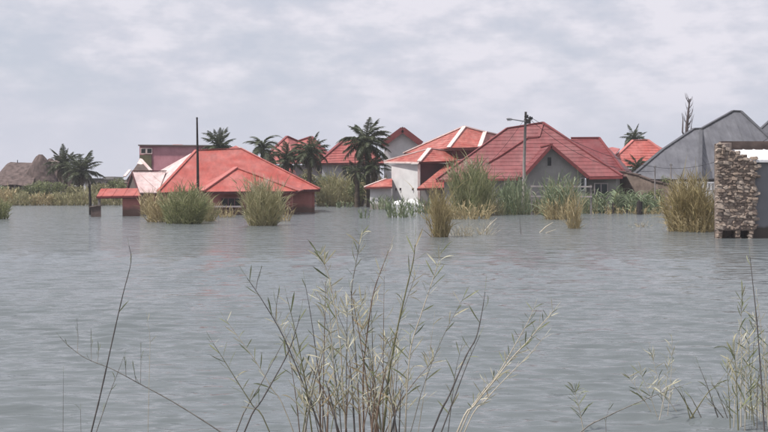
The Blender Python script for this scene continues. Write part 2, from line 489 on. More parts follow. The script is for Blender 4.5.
# ------------------------------------------------------------------ roofs
def clip(poly, ax, lo, hi):
    def half(pts, f):
        r = []
        for i in range(len(pts)):
            a, b = pts[i], pts[(i + 1) % len(pts)]
            fa, fb = f(a), f(b)
            if fa >= 0: r.append(a)
            if (fa >= 0) != (fb >= 0): r.append(a + (b - a) * (fa / (fa - fb)))
        return r
    p = half(poly, lambda q: q.dot(ax) - lo)
    if len(p) < 3: return p
    return half(p, lambda q: hi - q.dot(ax))
def newell(p):
    n = Vector()
    for i in range(len(p)):
        a, b = p[i], p[(i + 1) % len(p)]
        n += Vector(((a.y - b.y) * (a.z + b.z), (a.z - b.z) * (a.x + b.x), (a.x - b.x) * (a.y + b.y)))
    return n.normalized()
def roof_face(mb, pts, mode='course', step=0.38, lift=0.035, th=0.07):
    """one slope: a slab plus its stepped tile courses or its standing sheet seams (real relief)"""
    pts = [Vector(p) for p in pts]
    n = newell(pts)
    if n.z < 0:
        pts.reverse(); n = -n
    mb.prism([p - n * 0.012 for p in pts], -n * th)
    hor = Vector((0, 0, 1)).cross(n).normalized()
    dn = hor.cross(n).normalized()
    if dn.z > 0: dn = -dn
    if mode == 'course':
        lo, hi = min(p.dot(dn) for p in pts), max(p.dot(dn) for p in pts)
        s = lo
        while s < hi:
            c = clip(pts, dn, s, min(s + step, hi))
            if len(c) > 2:
                mb.prism([p + n * (lift * (p.dot(dn) - s) / step + 0.003) for p in c], -n * 0.012)
            s += step
    elif mode == 'sheet':
        mb.poly(pts)
        lo, hi = min(p.dot(hor) for p in pts), max(p.dot(hor) for p in pts)
        s = lo + step * 0.5
        while s < hi:
            c = clip(pts, hor, s - 0.035, s + 0.035)
            if len(c) > 2: mb.prism([p + n * lift for p in c], -n * (lift + 0.01))
            s += step
    else:
        mb.poly(pts)
def slope(house, pts, m, **k):
    mb = MB(house.location)
    roof_face(mb, pts, **k)
    return mb.build('roof_slope', m, house)
def cap(house, p, q, m, wd=0.28, ht=0.09, name='ridge_cap', up=0.05):
    mb = MB(house.location)
    z = Vector((0, 0, up))
    mb.beam(Vector(p) + z, Vector(q) + z, wd, ht)
    return mb.build(name, m, house)
def board(house, p, q, m, wd=0.05, ht=0.18, name='fascia_board', off=(0, -0.06, -0.1)):
    mb = MB(house.location)
    mb.beam(Vector(p) + Vector(off), Vector(q) + Vector(off), wd, ht)
    return mb.build(name, m, house)
def wall(house, p, q, z0, z1, m, th=0.2, z1b=None, name='wall'):
    mb = MB(house.location)
    mb.wall(p, q, z0, z1, th, z1b)
    return mb.build(name, m, house)
def window(house, a, b, d, fm, gm_, fw=0.07, bars=1, nrm=None):
    """a, b: photo corners; the opening sits in a wall at distance d"""
    p, q = at(a[0], a[1], d), at(b[0], b[1], d)
    x0, x1, z1, z0 = p.x, q.x, p.z, q.z
    f = MB(house.location)
    y = d
    for bx_ in ((x0 - fw, z0 - fw, x1 + fw, z0), (x0 - fw, z1, x1 + fw, z1 + fw), (x0 - fw, z0, x0, z1), (x1, z0, x1 + fw, z1)):
        f.box((bx_[0], y - 0.05, bx_[1]), (bx_[2], y + 0.02, bx_[3]))
    for i in range(1, bars + 1):
        xm = x0 + (x1 - x0) * i / (bars + 1)
        f.box((xm - fw * 0.4, y - 0.045, z0), (xm + fw * 0.4, y + 0.02, z1))
    wd = f.build('window', fm, house)
    g = MB(house.location)
    g.box((x0, y - 0.012, z0), (x1, y + 0.01, z1))
    pn = g.build('pane', gm_, wd)
    return wd

# ------------------------------------------------------------------ house A: coral-red roof, pale left side, standing deep in water
hA = thing('flooded_house', at(235, 213, 81), 'flooded house with wide coral-red hip roof and pale left roof side', 'house')
A_L, A_R = at(157, 192.6, 77.5), at(320, 189.2, 83)
A_RL, A_RR = at(196, 150.5, 85), None
A_RR = on_plane(241, 148.8, A_L, A_R, A_RL)
A_BL = at(125, 190, 85)
A_BR = at(312, 189.5, 92)
slope(hA, [A_L, A_R, A_RR, A_RL], M['roof_coral'], mode='sheet', step=0.95, lift=0.008)
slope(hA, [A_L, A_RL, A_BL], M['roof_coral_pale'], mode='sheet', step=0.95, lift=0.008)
slope(hA, [A_R, A_BR, A_RR], M['roof_coral'], mode='sheet', step=0.95, lift=0.008)
slope(hA, [A_BL, A_RL, A_RR, A_BR], M['roof_coral'], mode='plain')
cap(hA, A_L, A_RL, M['roof_coral'], .2, .05); cap(hA, A_RL, A_RR, M['roof_coral'], .2, .05); cap(hA, A_RR, A_R, M['roof_coral'], .2, .05)
# hipped front bay
A_b = at(236, 168, 79.5)
bk = on_plane(236, 166.6, A_L, A_R, A_RL)
A_FL, A_FR = at(202, 191.6, 75.5), at(298, 191.2, 77)
A_ml = on_plane(190, 191.0, A_L, A_R, A_RL)
A_mr = on_plane(304, 189.3, A_L, A_R, A_RL)
slope(hA, [A_FL, A_FR, A_b], M['roof_coral'], mode='sheet', step=0.95, lift=0.008)
slope(hA, [A_FL, A_b, bk, A_ml], M['roof_coral'], mode='plain')
slope(hA, [A_FR, A_mr, bk, A_b], M['roof_coral'], mode='plain')
cap(hA, A_FL, A_b, M['cap_coral'], 0.34); cap(hA, A_FR, A_b, M['roof_coral'], 0.2, 0.05)
# left wing, gable end to the left
W1, W2 = at(132.5, 171.5, 80.5), at(166, 171.3, 82.5)
WE1, WE2 = at(139.5, 192.6, 76.9), at(158, 192.6, 77.3)
WB1 = at(126.5, 190, 84.5)
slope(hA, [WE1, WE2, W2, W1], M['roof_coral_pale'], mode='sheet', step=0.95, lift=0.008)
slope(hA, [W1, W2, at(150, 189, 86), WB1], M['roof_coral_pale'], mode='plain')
cap(hA, W1, W2, M['fascia_dark'], 0.2, 0.05)
mb = MB(hA.location)
mb.prism([W1 + Vector((0.05, 0.1, -0.15)), WE1 + Vector((0.05, 0.1, -0.1)), Vector((WE1.x + 0.05, WE1.y + 0.1, -0.9)), Vector((WB1.x + 0.05, WB1.y, -0.9)), WB1 + Vector((0.05, 0, -0.1))], (0.2, 0.05, 0))
mb.build('gable_wall', M['wall_brown'], hA)
board(hA, W1, WE1, M['fascia_dark'], 0.05, 0.2, 'barge_board', (-0.04, -0.02, -0.06))
board(hA, W1, WB1, M['fascia_dark'], 0.05, 0.2, 'barge_board', (-0.04, 0.02, -0.06))
board(hA, A_L, A_ml, M['fascia_dark']); board(hA, A_mr, A_R, M['fascia_dark']); board(hA, A_FL, A_FR, M['fascia_dark'])
# walls
wl = lambda px, d: (( px - HX) * d / F, d)
wall(hA, wl(141, 77.6), wl(203, 79.0), -0.9, 1.50, M['plaster_pink'])
wall(hA, wl(204, 76.3), wl(289, 77.6), -0.9, 1.48, M['plaster_pink'])
wall(hA, wl(289.5, 77.8), wl(290.5, 82.6), -0.9, 1.55, M['plaster_pink'])
wall(hA, wl(291, 82.8), wl(312, 83.4), -0.9, 1.64, M['plaster_pink'])
wall(hA, wl(312, 83.6), wl(306, 91.5), -0.9, 1.60, M['plaster_pink'])
window(hA, (222, 198.5), (241, 206), 76.45, M['plaster_shaded_purple'], M['dark_void'], 0.07, 2)
window(hA, (271, 197), (285, 207), 77.05, M['plaster_shaded_purple'], M['dark_void'], 0.06, 1)
mb = MB(hA.location); mb.box((at(204, 206, 75).x, 74.9, at(0, 207.3, 75).z), (at(244, 206, 75).x, 75.02, at(0, 205.8, 75).z)); mb.build('veranda_rail', M['frame_paint'], hA)
for px in (206, 219, 232, 243):
    mb = MB(hA.location); p = at(px, 206, 75.1); mb.box((p.x - .05, 75.05, -0.9), (p.x + .05, 75.15, at(0, 205.9, 75).z)); mb.build('veranda_post', M['wall_brown'], hA)
# ridge ventilation hump seen over the main ridge
slope(hA, [at(225, 149.6, 87), at(247, 153, 87), at(236, 145.6, 89)], M['roof_coral'], mode='plain')
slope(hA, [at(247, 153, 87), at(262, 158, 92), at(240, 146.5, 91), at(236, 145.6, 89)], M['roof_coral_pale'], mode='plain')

# gate porch on the left of house A
pA = thing('gate_porch', at(120, 216, 73), 'small gate porch with sloping red sheet roof beside the pale roof side', 'porch')
p0, p1, p2, p3 = at(96.5, 196.3, 72.3), at(140.5, 195.6, 72.6), at(137.5, 188.2, 74.2), at(101, 188.6, 74)
slope(pA, [p0, p1, p2, p3], M['roof_coral'], mode='sheet', step=0.7, lift=0.02)
board(pA, p0, p1, M['cap_red'], 0.05, 0.12, off=(0, -0.03, -0.07))
wall(pA, wl(122.5, 73), wl(140, 73.2), -0.9, 1.36, M['plaster_pink'])
mb = MB(pA.location); mb.beam(atz(99.3, -0.9, 73), atz(99.3, 1.3, 73), 0.16, 0.16); mb.build('post', M['wood_grey'], pA)
mb = MB(pA.location); mb.beam(at(97, 197.6, 72.9), at(139, 197.3, 73.1), 0.12, 0.14); mb.build('lintel', M['wall_brown'], pA)
sb = thing('gate_pillar', at(96, 216.5, 72), 'short dark broken gate pillar standing in water under the porch corner', 'pillar')
mb = MB(sb.location)
mb.hexa([atz(90.5, -0.9, 71.6), atz(101.3, -0.9, 71.6), atz(101.3, -0.9, 72.1), atz(90.5, -0.9, 72.1), at(91, 206.8, 71.6), at(101, 205.2, 71.6), at(101, 205.5, 72.1), at(91, 206.4, 72.1)])
mb.build('masonry', M['wall_brown'], sb)
mb = MB(sb.location); mb.beam(at(90.6, 206.7, 71.85), at(101.6, 205.1, 71.85), 0.62, 0.07); mb.build('coping', M['mortar'], sb)
dp = thing('wooden_post', at(90, 214, 76), 'dark upright wooden post behind the broken gate pillar', 'post')
mb = MB(dp.location); mb.tube([atz(90.4, -0.9, 76), atz(90.2, 1.0, 76), at(89.6, 183.5, 76)], [0.10, 0.09, 0.06], 8); mb.build('shaft', M['wood_dark'], dp)
mb = MB(dp.location); mb.tube([at(89.9, 190, 76), at(88.3, 186, 75.9)], [0.05, 0.03], 6); mb.build('branch_stub', M['wood_dark'], dp)

# tall thin mast in front of house A
ms = thing('mast_pole', at(198, 222, 70), 'tall thin dark mast pole rising in front of the coral-red roof', 'pole')
mb = MB(ms.location); mb.tube([atz(198.2, -0.9, 70), at(197.8, 170, 70), at(197, 118, 70)], [0.11, 0.085, 0.055], 8); mb.build('shaft', M['wood_dark'], ms)
mb = MB(ms.location); mb.tube([at(197.0, 118.6, 70), at(197.0, 117.2, 70)], [0.075, 0.05], 8); mb.build('pole_top', M['wire'], ms)

# ------------------------------------------------------------------ house B: grey gabled house under maroon tile roof
hB = thing('gabled_house', at(540, 212.5, 82), 'grey house with maroon tile roof and vented front gable behind the street lamp', 'house')
B_E1, B_E3 = at(436, 179.9, 87), at(622.5, 176.2, 82.5)
B_R2 = at(543, 122.8, 89)
B_R1 = on_plane(507, 128.6, B_E1, B_E3, B_R2)
B_0, B_4 = at(452, 178.5, 97), at(630, 177, 96)
slope(hB, [B_E1, B_E3, B_R2, B_R1], M['roof_maroon'], step=0.42, lift=0.024)
slope(hB, [B_E1, B_R1, B_0], M['roof_maroon'], mode='plain')
slope(hB, [B_E3, B_4, B_R2], M['roof_maroon'], step=0.42, lift=0.024)
slope(hB, [B_0, B_R1, B_R2, B_4], M['roof_maroon'], mode='plain')
for a, b in ((B_E1, B_R1), (B_R1, B_R2), (B_R2, B_E3)): cap(hB, a, b, M['cap_red'], 0.24)
# raised tile break on the front slope
q = [on_plane(*p, B_E1, B_E3, B_R2) for p in ((542.5, 125), (538.8, 137.6), (528, 138.6), (500, 157), (486, 165))]
for i in range(4): cap(hB, q[i], q[i + 1], M['cap_red'], 0.2, 0.12, 'roof_flashing', 0.06)
# front gable wing
GA, GL, GR = at(551.3, 145, 81.9), at(522.5, 177, 81.9), at(588.5, 176.6, 81.9)
def back(p):
    n = (B_E3 - B_E1).cross(B_R2 - B_E1)
    return p + Vector((0, 1, 0)) * (n.dot(B_E1 - p) / n.y)
GAb, GLb, GRb = back(GA), back(GL), back(GR)
slope(hB, [GA, GL, GLb, GAb], M['roof_maroon'], step=0.42, lift=0.024)
slope(hB, [GA, GAb, GRb, GR], M['roof_maroon'], step=0.42, lift=0.024)
cap(hB, GA, GAb, M['cap_red'], 0.24)
board(hB, GA, GL, M['cap_red'], 0.06, 0.24, 'barge_board', (0, -0.04, -0.07))
board(hB, GA, GR, M['cap_red'], 0.06, 0.24, 'barge_board', (0, -0.04, -0.07))
board(hB, B_E1, at(522, 177.8, 84.9), M['cap_red']); board(hB, at(589, 177, 83.3), B_E3, M['cap_red'])
yg = 82.4
gl, gr, ga = at(526, 176.5, yg), at(585, 176.5, yg), at(551.3, 148.5, yg)
mb = MB(hB.location)
mb.prism([Vector((gl.x, yg, -0.9)), Vector((gr.x, yg, -0.9)), gr, ga, gl], (0, 0.2, 0))
mb.build('gable_wall', M['plaster_grey'], hB)
vt = window(hB, (547.3, 157.2), (551.2, 165.8), yg, M['plaster_grey'], M['dark_void'], 0.05, 0)
wall(hB, wl(444, 87.3), wl(526, 85.2), -0.9, 2.44, M['plaster_grey'])
wall(hB, wl(526.3, 82.7), wl(526.8, 85), -0.9, 2.5, M['plaster_grey'])
wall(hB, wl(585, 82.7), wl(585.5, 83.7), -0.9, 2.5, M['plaster_grey'])
wall(hB, wl(586, 84), wl(616, 83.3), -0.9, 2.62, M['plaster_grey'])
wall(hB, wl(616, 83.6), wl(624, 95), -0.9, 2.6, M['plaster_grey'])
window(hB, (581, 178.5), (584, 190), yg, M['plaster_white'], M['glass_dark'], 0.05, 0)
window(hB, (505, 183), (517, 197), 85.35, M['frame_paint'], M['glass_dark'], 0.08, 1)
window(hB, (466, 184), (480, 198), 86.55, M['frame_paint'], M['glass_dark'], 0.08, 1)
window(hB, (595, 184), (607, 197), 83.45, M['frame_paint'], M['glass_dark'], 0.08, 1)
mb = MB(hB.location); p = at(512, 180, 84.6); mb.beam(Vector((p.x, 84.6, -0.9)), Vector((p.x, 84.6, 2.42)), 0.09, 0.09); mb.build('downpipe', M['wood_dark'], hB)
# rear cross roof to the right
C1, C2 = at(571, 138.2, 95), at(599, 138.0, 95)
slope(hB, [C1, C2, at(625, 173, 91), at(575, 173, 90)], M['roof_maroon'], step=0.42, lift=0.024)
slope(hB, [C2, at(632, 172, 100), at(625, 173, 91)], M['roof_maroon'], mode='plain')
slope(hB, [C1, at(560, 172, 101), at(632, 172, 100), C2], M['roof_maroon'], mode='plain')
cap(hB, C1, C2, M['cap_red'], 0.24); cap(hB, C2, at(625, 173, 91), M['cap_red'], 0.22)

# low pipe fence in front of house B
fn = thing('rail_fence', at(560, 213, 76.5), 'low pale rail fence in the water before the grey gable wall', 'fence')
for py in (186.3, 196.3):
    mb = MB(fn.location); mb.beam(at(531, py, 76.5), at(592, py + 0.4, 76.5), 0.05, 0.10); mb.build('rail', M['frame_paint'], fn)
for px in (531.5, 546, 561, 576, 591):
    mb = MB(fn.location); mb.beam(atz(px, -0.9, 76.6), at(px, 185, 76.6), 0.10, 0.10); mb.build('post', M['wood_grey'], fn)
for i in range(3):
    mb = MB(fn.location); x = 533 + i * 15; mb.beam(at(x, 195.3, 76.55), at(x + 12, 187.2, 76.55), 0.035, 0.06); mb.build('brace', M['wood_grey'], fn)

# ------------------------------------------------------------------ house C: orange-red roofs with white ridge caps
hC = thing('white_capped_house', at(425, 208, 97), 'white house with stepped orange-red roofs edged by white ridge caps', 'house')
# upper hip block
U1, U2, U3 = at(464.5, 126.8, 99), at(485, 132.3, 99), at(497, 135, 103)
UL, UF, UR = at(404, 153.5, 105), at(448.5, 148, 95), at(479.5, 147.5, 95)
slope(hC, [UL, UF, U1], M['roof_orange'], step=0.4, lift=0.016)
slope(hC, [UF, UR, U2, U1], M['roof_orange'], step=0.4, lift=0.016)
slope(hC, [UR, at(512, 147, 100), U3, U2], M['roof_orange'], step=0.4, lift=0.016)
slope(hC, [UL, U1, U2, U3, at(505, 150, 110)], M['roof_orange'], mode='plain')
for a, b in ((U1, UF), (U2, UR), (U1, U2), (UL, U1), (U2, U3)): cap(hC, a, b, M['cap_white'], 0.34, 0.1)
board(hC, UF, UR, M['fascia_dark'], 0.08, 0.25)
wall(hC, wl(452, 95.8), wl(479, 95.8), -0.5, 5.2, M['plaster_shaded_purple'])  # dark under the upper eave: shade painted as wall colour
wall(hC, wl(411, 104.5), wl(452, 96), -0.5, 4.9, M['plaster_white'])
# lower left hip
V1 = at(429.8, 148.8, 95.5); V2 = at(470, 154, 97.5)
VL, VF, VR = at(384, 161.6, 97), at(419, 162, 92.5), at(452, 161, 94)
slope(hC, [VL, VF, V1], M['roof_orange'], step=0.4, lift=0.016)
slope(hC, [VF, VR, V2, V1], M['roof_orange'], step=0.4, lift=0.016)
slope(hC, [VL, V1, at(425, 158, 102)], M['roof_orange'], mode='plain')
cap(hC, VF, V1, M['cap_white'], 0.34, 0.1); cap(hC, VL, V1, M['cap_white'], 0.26, 0.09); cap(hC, V1, V2, M['cap_white'], 0.2, 0.06)
board(hC, VL, VF, M['cap_white'], 0.06, 0.14, off=(0, -0.05, -0.06)); board(hC, VF, VR, M['fascia_dark'], 0.06, 0.12)
zc = 3.85
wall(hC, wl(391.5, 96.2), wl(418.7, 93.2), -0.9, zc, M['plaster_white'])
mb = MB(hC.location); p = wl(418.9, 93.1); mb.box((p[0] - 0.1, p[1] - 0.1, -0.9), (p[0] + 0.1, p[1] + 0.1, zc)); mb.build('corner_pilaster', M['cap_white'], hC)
wall(hC, wl(419.3, 93.4), wl(452, 95.2), -0.9, zc + 0.1, M['plaster_shaded_purple'])  # recess wall turned from the sun, its shade painted into the plaster
for x in (396.5, 401, 413.5):
    d_ = 96.2 + (x - 391.5) / 27.2 * -3.0 - 0.03
    window(hC, (x - 1.3, 188.2), (x + 1.3, 190.2), d_, M['frame_paint'], M['dark_void'], 0.03, 0)
# low front slope running to the right
S = [at(417, 188.4, 90.5), at(448, 187.6, 90.5), at(473, 158.5, 95.2), at(450, 161.5, 94.6)]
slope(hC, S, M['roof_orange'], step=0.4, lift=0.016)
cap(hC, S[3], S[2], M['cap_white'], 0.2, 0.07)
board(hC, S[0], S[1], M['fascia_dark'], 0.05, 0.14)
wall(hC, wl(421, 91.2), wl(447, 91.2), -0.9, 1.75, M['plaster_grey'])
# little side roof at the left
T = [at(364.5, 187.4, 95.5), at(392, 186.6, 93.8), at(392, 178.6, 96), at(386, 179.2, 97)]
slope(hC, T, M['roof_orange'], step=0.4, lift=0.016)
cap(hC, T[0], T[3], M['cap_white'], 0.24, 0.08)
board(hC, T[0], T[1], M['fascia_dark'], 0.05, 0.12)
wall(hC, wl(370, 95.7), wl(391.3, 94.6), -0.9, 1.85, M['plaster_white'])
# white sheets heaped at the foot of the wall
for i, (x0, x1, y0, y1, d_) in enumerate(((391, 406, 201, 205, 91), (404, 419, 199.5, 204, 90.5), (413, 424, 202, 206, 90))):
    mb = MB(); a, b = at(x0, y1, d_), at(x1, y0, d_)
    pts = [at(x0, y1 - 1, d_), at(x1, y1, d_ - 0.2), at(x1 - 1.5, y0, d_ + 0.9), at((x0 + x1) / 2, y0 - 0.8, d_ + 0.9), at(x0 + 1, y0 + 1.5, d_ + 0.8)]
    mb.prism(pts, (0, 0.1, -0.9))
    o = mb.build('white_sheet', M['sheet_white'])
    tag(o, ('white sheeting heaped below the small vents of the white wall', 'white sheeting heaped at the white wall\'s corner pilaster', 'white sheeting heaped before the dark recess of the white-capped house')[i], 'sheeting', 'white sheets by the white-capped house')

# ------------------------------------------------------------------ far houses
def far_house(name, label, base, group=None):
    return thing(name, base, label, 'house', group)
h = far_house('twin_peak_house', 'far red-roofed house with two roof peaks behind the dark palms', at(295, 203, 128))
d = 126
a1, a2, a3 = at(287, 136.6, d + 3), at(311.5, 137, d + 2), at(298, 141.5, d + 4)
eL, eM, eR = at(258, 163.5, d), at(296, 163.5, d - 3), at(333, 161.5, d - 1)
for pts in ([eL, eM, a1], [eM, a3, a1], [eM, eR, a2], [eM, a2, a3], [eR, at(338, 160, d + 9), a2], [eL, a1, a3, a2, at(338, 160, d + 9), at(262, 161, d + 10)]):
    slope(h, pts, M['roof_far_red'], mode='plain')
for p, q2 in ((a1, eL), (a1, a3), (a3, a2), (a2, eR)): cap(h, p, q2, M['cap_red'], 0.4, 0.12)
wall(h, wl(262, d), wl(330, d - 0.5), -0.3, 4.4, M['plaster_lilac'])
window(h, (317, 165), (324, 173), d - 0.6, M['frame_paint'], M['dark_void'], 0.1, 1)

h = far_house('lilac_wall_house', 'far house with red hip roof and pale lilac wall left of the tallest palm', at(345, 203, 118))
d = 116
pk, pk2 = at(346, 138, d + 4), at(362, 139, d + 5)
eL, eR = at(317.5, 163, d), at(384, 163, d)
for pts in ([eL, eR, pk2, pk], [eL, pk, at(330, 161, d + 9)], [eR, at(384, 161, d + 9), pk2]): slope(h, pts, M['roof_far_red'], mode='course', step=0.5)
cap(h, eL, pk, M['cap_red'], 0.35, 0.12); cap(h, pk, pk2, M['cap_red'], 0.35, 0.12)
board(h, eL, eR, M['fascia_dark'], 0.06, 0.2)
wall(h, wl(322, d + 0.6), wl(380, d + 0.6), -0.3, 4.4, M['plaster_lilac'])
window(h, (342.5, 166.5), (352, 175.5), d + 0.55, M['frame_paint'], M['glass_dark'], 0.12, 1)
window(h, (364, 166.5), (373, 175.5), d + 0.55, M['frame_paint'], M['glass_dark'], 0.12, 1)

h = far_house('white_gable_house', 'far house with tall white gable and thick maroon roof edges behind the palm', at(402, 203, 122))
d = 120
ap, lf, rt = at(402.5, 127, d), at(381.5, 142.5, d), at(421.5, 141.5, d)
mb = MB(h.location)
mb.prism([at(384, 203, d), at(419, 203, d), at(419, 142.5, d), at(410, 135.5, d), at(402.5, 132.5, d), at(396, 134.5, d), at(384, 143.5, d)], (0, 0.3, 0))
mb.build('gable_wall', M['plaster_white'], h)
for p, q2 in ((ap, lf), (ap, rt)):
    slope(h, [p + Vector((0, -0.6, 0)), q2 + Vector((0, -0.6, 0)), q2 + Vector((0, 7, 0)), p + Vector((0, 7, 0))], M['roof_far_red'], mode='plain')
    board(h, p, q2, M['cap_red'], 0.08, 0.62, 'barge_board', (0, -0.65, -0.3))

h = far_house('low_red_house', 'low pale red roof just behind the right end of the coral-red roof', at(285, 205, 110))
d = 108
slope(h, [at(268, 176.5, d), at(299, 178, d), at(293, 168.5, d + 3), at(274, 168, d + 3)], M['roof_coral'], mode='sheet', step=0.9)
wall(h, wl(271, d + 0.5), wl(297, d + 0.5), -0.3, 2.95, M['plaster_pink'])
window(h, (279, 180), (287, 186), d + 0.45, M['frame_paint'], M['dark_void'], 0.08, 1)

h = far_house('red_hip_house', 'far red hip-roofed house with a palm rising behind, beside the grey roof', at(635, 203, 125))
d = 122
k1, k2 = at(633, 140.6, d + 5), at(648, 140.2, d + 5)
eL, eR = at(604, 168, d), at(682, 165, d + 1)
for pts in ([eL, eR, k2, k1], [eL, k1, at(606, 163, d + 10)], [eR, at(684, 160, d + 10), k2]): slope(h, pts, M['roof_coral'], mode='course', step=0.55)
cap(h, k1, k2, M['cap_coral'], 0.35, 0.12); cap(h, eL, k1, M['cap_coral'], 0.35, 0.12); cap(h, k2, eR, M['cap_coral'], 0.35, 0.12)
wall(h, wl(608, d + 0.6), wl(678, d + 0.6), -0.3, 3.95, M['plaster_lilac'])
slope(h, [at(600, 150, d + 6), at(614, 156, d - 1), at(620, 148.6, d + 4), at(612, 147, d + 6)], M['roof_far_red'], mode='plain')

# grey-roofed house on the right
hG = thing('grey_roof_house', at(720, 207, 98), 'large house with tall grey sheet hip roof behind the stone ruin', 'house')
d = 95
gL, gR = at(629, 178.6, d), at(812, 178, d)
gP = at(733, 111.2, d + 7.5); gP2 = on_plane(741, 111.6, gL, gR, gP)
f1, f2 = at(628, 179.2, d - 1.5), at(700, 179.4, d - 2.4)
g2 = at(701, 128.8, d + 5.6); g1 = on_plane(694, 129.0, f1, f2, g2); g0 = on_plane(662, 150.5, f1, f2, g2)
gQ = on_plane(684, 178.6, gL, gR, gP); gS = on_plane(700.5, 129.4, gL, gR, gP)
slope(hG, [gQ, gR, gP2, gP, gS], M['roof_grey'], mode='sheet', step=1.0, lift=0.022)
slope(hG, [gS, gP, gP2, at(745, 150, d + 16), at(700, 150, d + 14)], M['roof_grey'], mode='plain')
slope(hG, [gR, at(805, 176, d + 15), gP2], M['roof_grey'], mode='plain')
# lower left hip in front of it
slope(hG, [f1, f2, g2, g1, g0], M['roof_grey'], mode='sheet', step=1.0, lift=0.022)
slope(hG, [g0, g1, g2, at(701, 140, d + 12), at(668, 160, d + 12)], M['roof_grey'], mode='plain')
slope(hG, [f2, at(716, 178.4, d + 0.5), g2], M['roof_grey'], mode='sheet', step=1.0, lift=0.022)
slope(hG, [f1, g0, at(648, 176, d + 12)], M['roof_grey'], mode='plain')
for a, b in ((f1, g0), (g0, g1), (g1, g2), (g2, f2), (gS, gP), (gP, gP2), (gP2, gR)): cap(hG, a, b, M['cap_grey'], 0.3, 0.1)
board(hG, f1, f2, M['wood_dark'], 0.06, 0.22); board(hG, f2, at(812, 178.9, d - 0.2), M['wood_dark'], 0.06, 0.22)
wall(hG, wl(640, d - 0.4), wl(800, d + 0.4), -0.5, 2.52, M['plaster_white'])
for i, x in enumerate((650, 668, 684)):
    window(hG, (x, 184), (x + 9, 194), d - 0.45 + (x - 640) / 160 * 0.8, M['frame_paint'], M['glass_dark'], 0.1, 1)
h2 = far_house('dark_roof_house', 'dark grey roof slope just right of the tall grey hip roof', at(790, 203, 120))
slope(h2, [at(735, 152, 118), at(840, 152, 118), at(800, 113, 124), at(774, 117, 124)], M['cap_grey'], mode='plain')
cap(h2, at(735, 152, 118), at(774, 117, 124), M['cap_grey'], 0.3, 0.1); cap(h2, at(774, 117, 124), at(800, 113, 124), M['cap_grey'], 0.3, 0.1)
wall(h2, wl(748, 119), wl(832, 119), -0.3, 5.6, M['plaster_lilac'])

# earth boundary wall
bwl = thing('boundary_wall', at(645, 208, 88), 'weathered earth boundary wall stepping down beside the cane plants', 'wall')
pts = [(616, 171.5, 90), (628, 173, 89), (640, 176, 88), (652, 181, 87), (664, 184, 86), (674, 186, 85.5)]
for i in range(len(pts) - 1):
    (x0, y0, d0), (x1, y1, d1) = pts[i], pts[i + 1]
    mb = MB(bwl.location); mb.wall(wl(x0, d0), wl(x1 - 0.15, d1), -0.6, at(0, y0, d0).z, 0.25, at(0, y1 - 0.8, d1).z); mb.build('wall_panel', M['wall_earth'], bwl)
    mb = MB(bwl.location); mb.beam(at(x0, y0 - 0.5, d0 + 0.1), at(x1 - 0.3, y1 - 1.3, d1 + 0.1), 0.34, 0.09); mb.build('coping', M['wall_brown'], bwl)
# white yard fence under the grey roof
wf = thing('white_fence', at(700, 206, 90), 'white barred yard fence under the grey roof beside the stone ruin', 'fence')
mb = MB(wf.location); mb.box((at(676, 0, 90).x, 90.0, -0.4), (at(722, 0, 90).x, 90.12, at(0, 190, 90).z)); mb.build('base_panel', M['plaster_white'], wf)
mb = MB(wf.location); mb.box((at(676, 0, 90).x, 89.95, at(0, 183.2, 90).z), (at(722, 0, 90).x, 90.05, at(0, 181.9, 90).z)); mb.build('top_rail', M['sheet_white'], wf)
for i in range(13):
    x = 677 + i * 3.7; mb = MB(wf.location); mb.box((at(x, 0, 90).x, 89.97, at(0, 190, 90).z), (at(x + 1.6, 0, 90).x, 90.03, at(0, 183.2, 90).z)); mb.build('bar', M['sheet_white'], wf)

# pink two-storey building, upper left
hP = thing('pink_building', at(170, 204, 124), 'flat-topped rose-pink two-storey building with paired small windows', 'building')
d = 122
mb = MB(hP.location)
mb.hexa([atz(139.5, -0.3, d), atz(226, -0.3, d - 2), atz(226, -0.3, d + 6), atz(141, -0.3, d + 8), at(139.5, 145.6, d), at(226, 146.2, d - 2), at(226, 146.2, d + 6), at(141, 146.5, d + 8)])
mb.build('wall', M['plaster_rose'], hP)
mb = MB(hP.location); mb.beam(at(139, 145.3, d - 0.1), at(226.5, 145.9, d - 2.1), 0.5, 0.14); mb.build('roof_edge', M['wall_brown'], hP)
mb = MB(hP.location); mb.box((at(172, 0, d).x, d + 0.2, at(0, 146, d).z), (at(181, 0, d).x, d + 1.2, at(0, 144.2, d).z)); mb.build('parapet_block', M['cap_white'], hP)
mb = MB(hP.location); mb.box((at(140.3, 0, d).x, d - 0.42, -0.2), (at(152.3, 0, d).x, d + 0.3, at(0, 155, d).z)); mb.build('moss_panel', M['plaster_moss'], hP)
window(hP, (141.3, 148.8), (145.6, 153.2), d - 0.3, M['cap_white'], M['dark_void'], 0.08, 0)
window(hP, (147.3, 148.8), (151.6, 153.2), d - 0.36, M['cap_white'], M['dark_void'], 0.08, 0)
